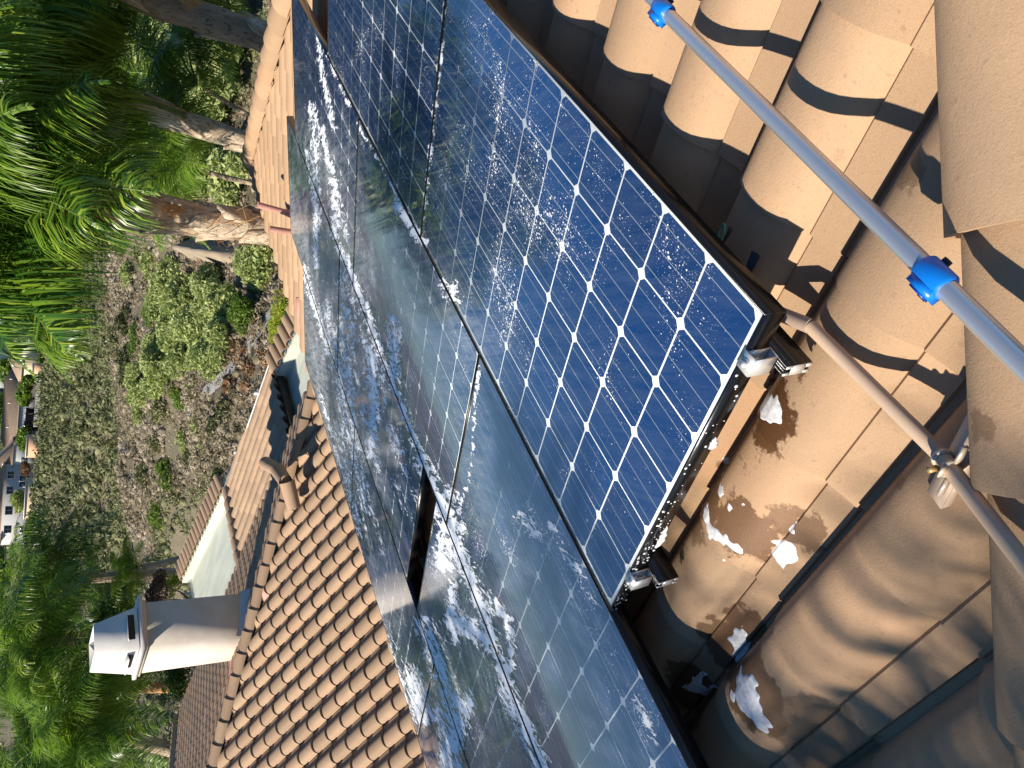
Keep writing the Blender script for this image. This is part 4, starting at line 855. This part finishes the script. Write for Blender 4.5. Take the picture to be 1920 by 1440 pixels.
ex = [(238, 520), (232, 600), (250, 640), (236, 690), (255, 770), (300, 770), (330, 740), (290, 830), (340, 820), (270, 890), (310, 880), (350, 860), (380, 830), (330, 930), (290, 960), (400, 800), (365, 790), (420, 770), (225, 450), (262, 480), (280, 500), (215, 640), (300, 620)]
wh = ['above the grove by the palm fronds', 'on the crest left of the grove', 'between the crest and the grove', 'on the crest beside the grove tip', 'below the grove tip by the trail', 'in the hollow below the grove', 'right below the grove', 'in the middle of the ravine', 'on the ravine floor', 'at the foot of the crest', 'in the lower ravine', 'near the fence in the ravine', 'close to the fence', 'in the shaded lower ravine', 'beside the small palm', 'near the white fence post', 'on the slope above the fence', 'just beyond the white fence', 'at the peeling palm crown', 'by the shaded dirt bank', 'left of the dirt bank', 'on the far side of the crest', 'inside the left edge of the grove']
for k, ((x, y), w_) in enumerate(zip(ex, wh)):
    p = thit(x + 5, y); d = np.linalg.norm(p - CAM); R_ = random.uniform(.016, .028) * d
    tree((p[0], p[1], terr(p[0], p[1]) - .1), R_, R_ * .85, [ML_olive, ML_chap, ML_green, ML_chap][k % 4], ['pale', 'dark olive', 'green', 'brownish'][k % 4] + ' canyon shrub ' + w_, 'shrub', 'single shrubs in the canyon brush', n=1600, leaf=.12, variant=60 + k % 3, trunk_h=.1, name='canyon_shrub')
# yellow-green hedge bush behind the coping, red shrub by the chimney, greens by the left hedge
for k, (x, y, R_, n, mt, lb, dd) in enumerate([(527, 590, .62, 2600, ML_yel, 'bright yellow green shrub behind the coping tiles next to the red flashing', 19.0), (517, 622, .45, 1800, ML_yel, 'lower small yellow green shrub at the end of the white fence', 20.0),
    (300, 1125, .95, 4200, ML_red, 'reddish twiggy shrub left of the chimney top', 25.0), (322, 1098, .55, 1500, ML_yel, 'small yellow green shrub behind the shaded coping above the chimney', 26.0), (330, 1262, 1.1, 2600, ML_dk, 'dark shrub below the chimney cap against the tile roof', 27.0), (412, 893, .5, 1400, ML_dk, 'dark green shrub in front of the black fence end', 24.5)]):
    p = CAM + ray(x, y) * dd; th = 1.2
    o = tree((p[0], p[1], p[2] - th), R_, R_ * .95, mt, lb, 'shrub', n=n, leaf=.075 if k != 2 else .06, name='shrub', nl=14, variant=20 + k, trunk_h=th)

# ---------------------------------------------------------------- palms
def frond_mesh(name, Lf, nl, ll, arch, droop, mat, seed, width=.020, hang=.75, ncol=None):
    rg = random.Random(seed); v = []; f = []; mi = []; pts = []; ang = arch; p = np.array([0., 0., 0.])
    N = 26; ds = Lf / N
    for i in range(N + 1):
        pts.append(p.copy()); ang_i = arch - droop * (i / N) ** 1.25; p = p + ds * np.array([math.cos(ang_i), 0, math.sin(ang_i)])
    pts = np.array(pts); side_b = [rg.uniform(-.02, .02) for _ in range(N + 1)]; pts[:, 1] += np.cumsum(side_b)
    mb = MB(); mb.tube(list(pts[::2]), list(np.interp(np.linspace(0, 1, len(pts[::2])), [0, .2, 1], [.035, .017, .004])), 5); rv, rf = mb.v, mb.f
    v += rv; f += rf; mi += [1] * len(rf)
    for i in range(nl):
        t = .16 + .84 * (i + rg.random() * .6) / nl; x = t * N; k = min(N - 1, int(x)); b = pts[k] + (pts[k + 1] - pts[k]) * (x - k); d = nrm(pts[k + 1] - pts[k]); upv = np.array([-d[2], 0, d[0]])
        for s in (-1, 1):
            le = ll * (math.sin(math.pi * min(1, .22 + t * .86)) ** .6) * rg.uniform(.85, 1.1) + .05; lift = rg.uniform(-.6, .45); 
            dr = nrm(d * .55 + np.array([0, s, 0]) * 1.0 + upv * lift); wv = nrm(np.cross(dr, upv + np.array([rg.uniform(-.5, .5)] * 3))) * width * .5
            q = b.copy(); cur = dr; ln = []
            for j in range(4):
                ln.append(q.copy()); q = q + cur * le / 3; cur = nrm(cur + np.array([0, 0, -1]) * hang * (.45 + .5 * j) * rg.uniform(.7, 1.2))
            o = len(v); ws = [.55, 1, .75, 0]
            for j in range(3): v.append(tuple(ln[j] + wv * ws[j])); v.append(tuple(ln[j] - wv * ws[j]))
            v.append(tuple(ln[3])); f += [(o, o + 1, o + 3, o + 2), (o + 2, o + 3, o + 5, o + 4), (o + 4, o + 5, o + 6)]; mi += [0] * 3
    return mesh_np(name, np.array(v), [i for g in f for i in g], [len(g) for g in f], [mat, M_stem], mi)
M_stem = simple('palm_rachis', (.12, .17, .04), .5, 0, .2)
FM = {}
for nm_, mat in (('g', ML_palm), ('y', ML_palmy), ('d', ML_palmd)):
    FM[nm_] = [frond_mesh('frond', 3.2, 135, .80, R2(74), R2(95), mat, 3, hang=1.0, width=.021), frond_mesh('frond', 3.2, 135, .88, R2(54), R2(95), mat, 4, hang=1.3, width=.021), frond_mesh('frond', 3.0, 110, .92, R2(34), R2(78), mat, 5, hang=1.5, width=.021), frond_mesh('frond', 2.7, 100, .85, R2(14), R2(62), mat, 6, hang=1.6, width=.021), frond_mesh('frond', 3.0, 100, .8, R2(-8), R2(55), mat, 7, hang=1.3, width=.021)]
for nm_, mat in (('n', ML_palm), ('m', ML_palmy)):
    FM[nm_] = [frond_mesh('frond', 2.5, 150, .80, R2(78), R2(95), mat, 13, hang=1.1, width=.021), frond_mesh('frond', 2.4, 150, .90, R2(60), R2(105), mat, 14, hang=1.6, width=.021), frond_mesh('frond', 2.1, 135, .95, R2(42), R2(95), mat, 15, hang=2.0, width=.022), frond_mesh('frond', 1.9, 100, .85, R2(20), R2(72), mat, 16, hang=2.2, width=.021)]
def trunk_mat(name, a, b, c):
    m = NM(name); p = m.pos(); z = m.n('ShaderNodeSeparateXYZ'); m.l(p, z.inputs[0])
    col = m.mix(m.ramp(m.noise(9, 5, .7, p, (1, 1, .35)), [(.38, (0, 0, 0)), (.62, (1, 1, 1))]), a, b)
    col = m.mix(m.ramp(m.noise(26, 4, .6, p, (1, 1, .5)), [(.55, (0, 0, 0)), (.68, (1, 1, 1))]), col, c)
    m.l(col, m.b.inputs['Base Color']); m.b.inputs['Roughness'].default_value = .85; m.bump(m.noise(22, 5, .7, p, (1, 1, .4)), .9, .03); return m.m
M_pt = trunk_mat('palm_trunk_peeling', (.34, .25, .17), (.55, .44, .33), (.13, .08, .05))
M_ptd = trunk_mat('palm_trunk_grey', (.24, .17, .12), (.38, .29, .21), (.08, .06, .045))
M_fib = simple('palm_fibre', (.40, .22, .09), .9, 0, .3, 14, .6)
M_boot = trunk_mat('palm_boot', (.62, .52, .40), (.40, .30, .20), (.20, .12, .06))
def palm(base, top, r, label, nf=24, low=False, scale=1.0, kinds='g', boots=0, fib=0, yaw0=0, group='queen palms around the house', trunkmat=None, drytips=0, shaft=True, skip=None):
    base = np.array(base, float); top = np.array(top, float); o = empty('palm_tree', base, label, 'palm tree', group); L = np.linalg.norm(top - base); ax = (top - base) / L
    n = 26; pts = [base + (top - base) * i / n + np.array([math.sin(i * .33) * .02, math.cos(i * .27) * .02, 0]) for i in range(n + 1)]
    rs = [r * (1 + .10 * math.sin(i * 2.4) * (1 if boots else .4)) * (1.15 - .25 * i / n) for i in range(n + 1)]
    MB().tube(pts, rs, 16).build('trunk', trunkmat or M_pt, o, smooth=True)
    a_ = nrm(np.cross(ax, (1, 0, 0))); b_ = np.cross(ax, a_)
    for i in range(boots):
        t = 1 - .42 * (i / boots) - .03; an = i * 2.4; c = base + ax * L * t; d = math.cos(an) * a_ + math.sin(an) * b_; s = np.cross(ax, d); h = random.uniform(.30, .5); w = r * random.uniform(.55, .8)
        p0 = c + d * r * .86; mb = MB(); q = [p0 - s * w - ax * h * .5, p0 + s * w - ax * h * .5, p0 + s * w * .6 + d * .05 + ax * h * .35, p0 - s * w * .6 + d * .05 + ax * h * .35, p0 + d * .11 + ax * h * .62 + s * random.uniform(-.04, .04)]
        qi = [x - d * .05 for x in q]; mb.add(q + qi, [(0, 1, 2, 3), (3, 2, 4), (1, 0, 5, 6), (0, 3, 8, 5), (2, 1, 6, 7), (4, 2, 7, 9), (3, 4, 9, 8), (6, 5, 8, 7), (7, 8, 9)]); mb.build('leaf_base', M_boot, o)
    if shaft:
        for i in range(4):
            an = i * 1.7 + yaw0; d = math.cos(an) * a_ + math.sin(an) * b_; c = top + d * r * .5; MB().tube([c - ax * .9, c - ax * .3 + d * .03, c + ax * .7 + d * .16, c + ax * 1.25 + d * .36], [.075, .07, .04, .028], 8).build('petiole', M_stem, o, smooth=True)
        MB().tube([top - ax * 1.3, top - ax * .5, top + ax * .1], [r * .8, r * .95, r * .5], 14).build('fibre_sheath', M_fib, o, smooth=True)
    if fib:
        v = []; rg = random.Random(5)
        for i in range(fib):
            t = rg.uniform(.35, 1.0); c = base + ax * L * t; an = rg.uniform(0, 6.28); d = math.cos(an) * a_ + math.sin(an) * b_; s = np.cross(ax, d); p = c + d * r * .95; e = p + d * rg.uniform(.02, .14) + s * rg.uniform(-.25, .25) + ax * rg.uniform(-.35, .25); w = ax * .004 + s * .003
            v += [p - w, p + w, e + w * .4, e - w * .4]
        off = parent_off(o); link('fibre_strands', qmesh('fibre_strands', np.array(v) - off, [M_fib]), o, kind='stuff')
    for i in range(nf):
        t = i / nf; kind = kinds[i % len(kinds)]; lvl = 0 if t < .28 else 1 if t < .6 else 2 if t < .88 else 3
        if low: lvl = (0 if t < .15 else 1 if t < .35 else 2 if t < .58 else 3 if t < .78 else 4)
        yaw = yaw0 + i * 2.39996 + random.uniform(-.12, .12); me = FM[kind][lvl]
        if i in range(nf - drytips, nf): me = FM['d'][3]
        s = scale * random.uniform(.9, 1.1); e = Matrix.Rotation(yaw, 4, 'Z') @ Matrix.Rotation(random.uniform(-.15, .15), 4, 'Y') @ Matrix.Rotation(random.uniform(-.3, .3), 4, 'X')
        fr = link('frond', me, o, Matrix.Translation(tuple(top - base + ax * .15)) @ e @ Matrix.Scale(s, 4))
    return o
def palm_px(qb, qt, hr, r, label, zbase=-7, **k):
    """trunk through ray qb (low) and qt (crown base) at horizontal range hr"""
    def at(q, h): d = ray(*q); return CAM + d * (h / math.hypot(d[0], d[1]))
    b = at(qb, hr); t = at(qt, hr); d = (t - b) / (t[2] - b[2]); base = b + d * (zbase - b[2]); return palm(base, t, r, label, **k)
palm_px((505, 428), (165, 384), 9.6, .19, 'tall palm with a peeling boot covered trunk and orange fibre, nearest to the eave', boots=26, fib=700, nf=30, kinds='nnm', yaw0=.3, trunkmat=M_boot)
palm_px((470, 268), (225, 185), 12.4, .165, 'middle palm with a pale mottled trunk leaning away from the dark one', nf=30, kinds='n', yaw0=1.0, boots=10, trunkmat=M_boot)
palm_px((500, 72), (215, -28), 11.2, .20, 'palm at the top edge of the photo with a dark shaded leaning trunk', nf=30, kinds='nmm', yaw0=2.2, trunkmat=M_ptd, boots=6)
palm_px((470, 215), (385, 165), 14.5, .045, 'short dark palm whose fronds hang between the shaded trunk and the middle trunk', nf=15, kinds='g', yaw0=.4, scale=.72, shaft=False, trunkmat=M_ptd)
palm_px((470, 340), (392, 322), 13.5, .045, 'short bright green palm between the middle trunk and the peeling trunk', nf=13, kinds='y', yaw0=.9, scale=.60, shaft=False)
palm_px((520, 50), (450, 20), 15, .05, 'low dark green palm at the top edge beside the hip tiles', nf=14, kinds='gy', yaw0=.2, scale=.62, shaft=False)
# left group
palm_px((262, 1175), (95, 1205), 27, .2, 'palm behind the chimney shroud with yellow lit fronds', nf=32, low=True, kinds='gyy', yaw0=.7, trunkmat=M_pt)
palm_px((350, 1075), (120, 1085), 31, .2, 'palm beside the far garden wall with a brown hanging frond', nf=32, low=True, kinds='g', yaw0=1.7, drytips=4)
palm_px((300, 1400), (190, 1370), 25, .2, 'palm left of the tile roof with a pale trunk foot', nf=32, low=True, kinds='gy', yaw0=.1, trunkmat=M_pt)
palm_px((330, 1475), (110, 1450), 29, .2, 'palm at the bottom left corner of the photo', nf=32, low=True, kinds='ggy', yaw0=2.7)
palm_px((380, 1290), (205, 1290), 33, .2, 'dark palm deep behind the chimney cap', nf=32, low=True, kinds='g', yaw0=.9, trunkmat=M_fib)
palm_px((330, 1050), (268, 1062), 30, .13, 'small bright palm beside the reddish shrub and concrete path', nf=12, kinds='y', yaw0=.5, scale=.5, shaft=False)
palm_px((300, 1180), (235, 1140), 34, .18, 'shaded palm between the chimney shroud and the reddish shrub', nf=26, low=True, kinds='g', yaw0=1.2)
# tree by the house out of frame towards the sun: its fronds dapple the nearest tiles
for (uu_, vv_, nf_, yy_, lb_) in ((2.75, .95, 9, .35, 'palm standing out of the picture that shades the middle of the array'), (1.95, -2.55, 18, 1.1, 'palm standing out of the picture that throws soft frond shadows on the lowest near tiles')):
    pc = P(uu_, vv_, .14) + sun_to * 5.2
    palm((pc[0] + .3, pc[1] + .4, -7), (pc[0], pc[1], pc[2]), .19, lb_, nf=nf_, kinds='n' if nf_ > 12 else 'g', yaw0=yy_, shaft=False)

# ---------------------------------------------------------------- fence
fence = empty('iron_fence', (14, -14.6, -7), 'white painted iron picket fence along the yard edge beyond the low roof', 'fence')
fw = simple('white_fence_paint', (.72, .68, .62), .5); fy = -14.6; fz = -5.05
fx0, fx1 = 10.5, 24.5
MB().box((fx0, fy - .02, fz - .05), (fx1 - fx0, 0, 0), (0, .045, 0), (0, 0, .045)).build('rail', fw, fence); MB().box((fx0, fy - .015, fz - 1.25), (fx1 - fx0, 0, 0), (0, .035, 0), (0, 0, .035)).build('rail', fw, fence)
pk = MB().box((-.009, -.009, -1.3), (.018, 0, 0), (0, .018, 0), (0, 0, 1.255)).mesh('picket', [fw]); po = MB().box((-.04, -.04, -1.95), (.08, 0, 0), (0, .08, 0), (0, 0, 2.05)).mesh('post', [fw])
x = fx0
while x < fx1: link('picket', pk, fence, Matrix.Translation((x - 14, 0, fz + 7))); x += .125
for x in np.arange(fx0 + 1.4, fx1, 2.45): link('post', po, fence, Matrix.Translation((x - 14, 0, fz + 7)))

# ---------------------------------------------------------------- far neighbourhood
bl2 = ray(60, 760); fdir = nrm([bl2[0], bl2[1], 0])
def glocal(x, y, r):      # ground point in direction of pixel at range r
    d = ray(x, y); h = math.hypot(d[0], d[1]); X = CAM[0] + d[0] / h * r; Y = CAM[1] + d[1] / h * r; return np.array([X, Y, float(terr(X, Y))])
GZ = -8.6
M_roofT = simple('far_roof_tile', (.34, .245, .18), .85, 0, .12, 1.2); M_roofG = simple('far_roof_grey', (.24, .21, .19), .85, 0, .12, 1.2)
M_glassd = NM('far_window_glass'); M_glassd.b.inputs['Base Color'].default_value = (.03, .045, .06, 1); M_glassd.b.inputs['Roughness'].default_value = .1; M_glassd = M_glassd.m
M_trim = simple('white_trim', (.72, .72, .70), .6)
def far_house(q, r, wid, dep, wh, rh, wall, rmat, yaw, label, wins=(), over=.5):
    c = glocal(*q, r); ez = empty('far_house', c, label, 'house', 'houses on the far side of the canyon'); ez.rotation_euler = (0, 0, yaw); wm = wall
    def B(name, o_, a, b, h, m_, par): mb = MB().box(o_, a, b, h); return link(name, mb.mesh(name, [m_]), par)
    B('wall', (-dep / 2, -wid / 2, -1.5), (dep, 0, 0), (0, wid, 0), (0, 0, wh + 1.5), wm, ez)
    hw, hd = wid / 2 + over, dep / 2 + over; rl = max(0.2, hw - hd); mb = MB()
    vs = [(-hd, -hw, wh + .01), (hd, -hw, wh + .01), (hd, hw, wh + .01), (-hd, hw, wh + .01), (0, -rl, wh + rh), (0, rl, wh + rh)]; lo = [(x_, y_, wh - .18) for x_, y_, _ in vs[:4]]
    mb.add(vs + lo, [(0, 4, 5, 3)[::-1], (1, 2, 5, 4), (0, 1, 4), (2, 3, 5), (6, 7, 8, 9)[::-1], (0, 6, 7, 1)[::-1], (1, 7, 8, 2)[::-1], (2, 8, 9, 3)[::-1], (3, 9, 6, 0)[::-1]])
    rf = link('roof', mb.mesh('roof', [rmat]), ez)
    for k in range(3): 
        m2 = MB().tube([(-hd * .5, -rl + k * rl * .8, wh + rh * .4), (-hd * .5, -rl + k * rl * .8, wh + rh * .5 + .5)], .09, 8); link('vent_pipe', m2.mesh('vent_pipe', [M_trim]), rf)
    for (yy, zz, ww, hh) in wins:
        wn = link('window', MB().box((-dep / 2 - .06, yy - ww / 2 - .08, zz - .08), (.1, 0, 0), (0, ww + .16, 0), (0, 0, hh + .16)).mesh('window', [M_trim]), ez)
        for sx in (0, 1): link('pane', MB().box((-dep / 2 - .075, yy - ww / 2 + sx * (ww / 2 + .03), zz), (.03, 0, 0), (0, ww / 2 - .05, 0), (0, 0, hh)).mesh('pane', [M_glassd]), wn)
    return ez
wallshade = simple('shaded_stucco', (.42, .42, .43), .85, 0, .05, .5); wallcream = simple('cream_stucco', (.72, .60, .40), .85, 0, .05, .5); wallgrn = simple('sage_stucco', (.58, .60, .54), .85, 0, .05, .5)  # the grey has the blue-grey shade of the facing walls painted in
yw = R2(-38)
far_house((95, 945), 212, 17, 11, 5.6, 2.2, wallshade, M_roofT, R2(-30), 'two storey shaded grey house with white framed windows and a tree in front', [(-6, 3.6, 1.6, 1.2), (-2.5, 3.6, 1.6, 1.2), (2, 3.5, 1.8, 1.3), (6.2, 3.5, 1.6, 1.3), (-4.5, .6, 2.6, 1.9), (1, .6, 2.6, 1.9), (6.4, .7, 1.5, 1.2)])
far_house((95, 862), 214, 11, 12, 4.2, 2.4, wallgrn, M_roofT, R2(-62), 'pale sage house with a dark side wall under a low tan roof', [(-2, 1.2, 1.6, 1.2)])
far_house((92, 770), 216, 26, 12, 3.6, 2.9, wallshade, M_roofT, R2(-44), 'long low house with a wide tan roof behind the pergola', [(-8, 1.0, 2, 1.2), (-3, 1.0, 2, 1.4), (4, 1, 2.6, 1.6), (9, 1, 2, 1.3)])
far_house((90, 680), 209, 5.5, 10, 3.8, 2.4, wallcream, M_roofT, R2(-72), 'sunlit cream house end with a plain yellow wall', [])
far_house((88, 605), 213, 15, 11, 4.8, 2.2, wallshade, M_roofT, R2(-40), 'bluish shaded house seen through the palm fronds', [(-4, 3, 1.6, 1.2), (1, 3, 1.6, 1.2), (4, .8, 2.2, 1.6), (-4, .8, 2.2, 1.5)])
far_house((85, 520), 218, 14, 11, 4.5, 2.2, wallcream, M_roofG, R2(-50), 'cream house almost hidden behind the hanging fronds', [(0, 1, 2, 1.4)])
for (q, r, w_, lb) in (((30, 720), 262, 20, 'upper row house roof behind the green garden trees'), ((18, 860), 270, 22, 'upper row house at the left edge behind the sage house'), ((20, 620), 266, 20, 'upper row house behind the fan palm')):
    far_house(q, r, w_, 12, 4, 2.6, wallgrn, M_roofT, R2(-42), lb, [(-4, 1.2, 2, 1.3), (3, 1.2, 2, 1.3)])
# garden walls, pergola, rail fence
orange = simple('orange_garden_wall', (.60, .36, .22), .85, 0, .08, .5); sandw = simple('sand_garden_wall', (.62, .47, .32), .85, 0, .08, .5)
def seg(name, qa, qb, r, h, th, mat, label, cat, drop=1.5, group=None):
    a = glocal(*qa, r); b = glocal(*qb, r); d = nrm([b[0] - a[0], b[1] - a[1], 0]); n_ = np.array([-d[1], d[0], 0]); o = empty(name, a, label, cat, group); z = min(a[2], b[2]) - drop
    MB().box((a[0], a[1], z), (b[0] - a[0], b[1] - a[1], 0), n_ * th, (0, 0, h + drop)).build('panel', mat, o); MB().box((a[0] - d[0] * .1, a[1] - d[1] * .1, z + h + drop + .005), (b[0] - a[0] + d[0] * .2, b[1] - a[1] + d[1] * .2, 0), n_ * (th + .12), (0, 0, .12)).build('wall_cap', M_trim, o); return o
seg('garden_wall', (70, 895), (70, 972), 193, 1.9, .3, sandw, 'long sand coloured garden wall in front of the two storey shaded grey house', 'wall', 2.4)
seg('garden_wall', (75, 975), (75, 1030), 191, 1.7, .3, sandw, 'garden wall stepping down at the lower end beside the palms', 'wall', 2.4)
seg('garden_wall', (80, 815), (80, 858), 193, 2.3, .3, orange, 'orange garden wall between the pergola and the sage house', 'wall', 1.5)
seg('garden_wall', (80, 682), (80, 702), 192, 2.2, .3, orange, 'short orange garden wall in front of the cream house end', 'wall', 1.5)
fr2 = empty('rail_fence', glocal(92, 760, 190), 'thin pale rail fence running along the rim below the long low house', 'fence'); a = glocal(92, 705, 190); b = glocal(92, 800, 190); off = parent_off(fr2)
for zz in (.5, 1.5):
    link('rail', MB().box(a + [0, 0, zz], b - a, (0, 0, .08), (.08, .08, 0)).mesh('rail', [M_trim]), fr2).location = tuple(-off)
for i in range(34):
    p = a + (b - a) * i / 33; link('picket', MB().box(p - [0, 0, .6], (.06, 0, 0), (0, .06, 0), (0, 0, 2.2)).mesh('picket', [M_trim]), fr2).location = tuple(-off)
pg = empty('pergola', glocal(80, 785, 200), 'dark pergola with a white slatted edge in front of the long low house', 'pergola'); off = parent_off(pg); a = glocal(80, 765, 200); b = glocal(80, 806, 200); d = nrm([b[0] - a[0], b[1] - a[1], 0]); n_ = nrm(np.array([a[0] - CAM[0], a[1] - CAM[1], 0])) * -1; Lp = np.linalg.norm((b - a)[:2])
for i in range(5):
    for s in (0, 3.2): p = a + d * Lp * i / 4 + n_ * s; link('post', MB().box((p[0], p[1], a[2] - 1), (.16, 0, 0), (0, .16, 0), (0, 0, 3.8)).mesh('post', [MAT_dark]), pg).location = tuple(-off)
for i in range(16):
    p = a + d * Lp * i / 15 - n_ * .3; link('beam', MB().box((p[0], p[1], a[2] + 2.9), n_ * 3.9, d * .09, (0, 0, .22)).mesh('beam', [M_trim if i % 1 == 0 else MAT_dark]), pg).location = tuple(-off)
link('back_wall', MB().box((a[0] - n_[0] * .5, a[1] - n_[1] * .5, a[2] - 1), d * Lp, n_ * .2, (0, 0, 3.6)).mesh('back_wall', [MAT_dark]), pg).location = tuple(-off)
for k, (x, y, r, R_, mt, lb) in enumerate([(52, 720, 198, 3.1, ML_green, 'yellow green garden tree in front of the long low house'), (46, 745, 200, 3.0, ML_green, 'leafy green garden tree beside the pergola'), (48, 820, 198, 3.3, ML_green, 'spreading green garden tree between the pergola and the orange wall'), (37, 938, 199, 3.0, ML_olive, 'round pale green tree in front of the two storey shaded grey house'), (48, 880, 198, 2.0, ML_rust, 'brownish garden shrub beside the sage house'),
    (75, 640, 196, 2.6, ML_green, 'low green shrub in front of the bluish shaded house'), (82, 670, 194, 1.9, ML_green, 'small green shrub at the foot of the cream house end'), (75, 915, 191, 1.5, ML_dk, 'dark hedge clinging below the sand garden wall'), (74, 935, 190.5, 1.4, ML_dk, 'lower dark hedge piece below the sand garden wall'), (72, 705, 195, 2.0, ML_green, 'yellowish shrub above the short orange wall'), (20, 700, 250, 5, ML_green, 'big green tree behind the roof of the long house'), (12, 770, 252, 5, ML_green, 'green tree at the left edge behind the long roof'), (75, 560, 196, 3.2, ML_olive, 'pale shrub behind the frond tips near the rim')]):
    g0 = glocal(x, y, r); pz = CAM + ray(x, y) * (r / math.hypot(*ray(x, y)[:2])); th = max(R_ * .3, pz[2] - g0[2]); 
    tree(g0, R_, R_ * .95, mt, lb, 'tree' if R_ > 2.4 else 'shrub', n=1300, leaf=.22, nl=14, variant=40 + k % 3, trunk_h=th, name='garden_tree' if R_ > 2.4 else 'garden_shrub')
g0 = glocal(60, 652, 199); palm((g0[0], g0[1], g0[2] - .5), (g0[0], g0[1], g0[2] + 4.2), .22, 'small fan of palm fronds between the bluish house and the cream house', nf=16, kinds='gy', scale=.9, shaft=False)
# dirt bank by the peeling trunk
bp = thit(400, 475); bk = MB(); rg = np.random.default_rng(3); nb = 12
c0 = thit(385, 470); e1_ = thit(352, 440) - c0; e2_ = thit(448, 492) - c0
grid = []
for i in range(nb + 1):
    for j in range(nb + 1):
        s, t = i / nb, j / nb; px_, py_ = 338 + 110 * s, 430 + 75 * t; p = thit(px_, py_); edge = min(s, 1 - s, t, 1 - t) * 2
        ridge = math.exp(-((t - .45 - .25 * s) / .16) ** 2) * 2.0; grid.append((p[0], p[1], p[2] - .35 + (ridge + rg.uniform(-.1, .1) + .5) * min(1, edge * 2.2)))
fs = [(i * (nb + 1) + j, i * (nb + 1) + j + 1, (i + 1) * (nb + 1) + j + 1, (i + 1) * (nb + 1) + j) for i in range(nb) for j in range(nb)]
MB().add(grid, fs).build('terrain_bank', simple('sandy_bank', (.30, .24, .17), .95, 0, .2, .6, .5), None, smooth=True, kind='structure')
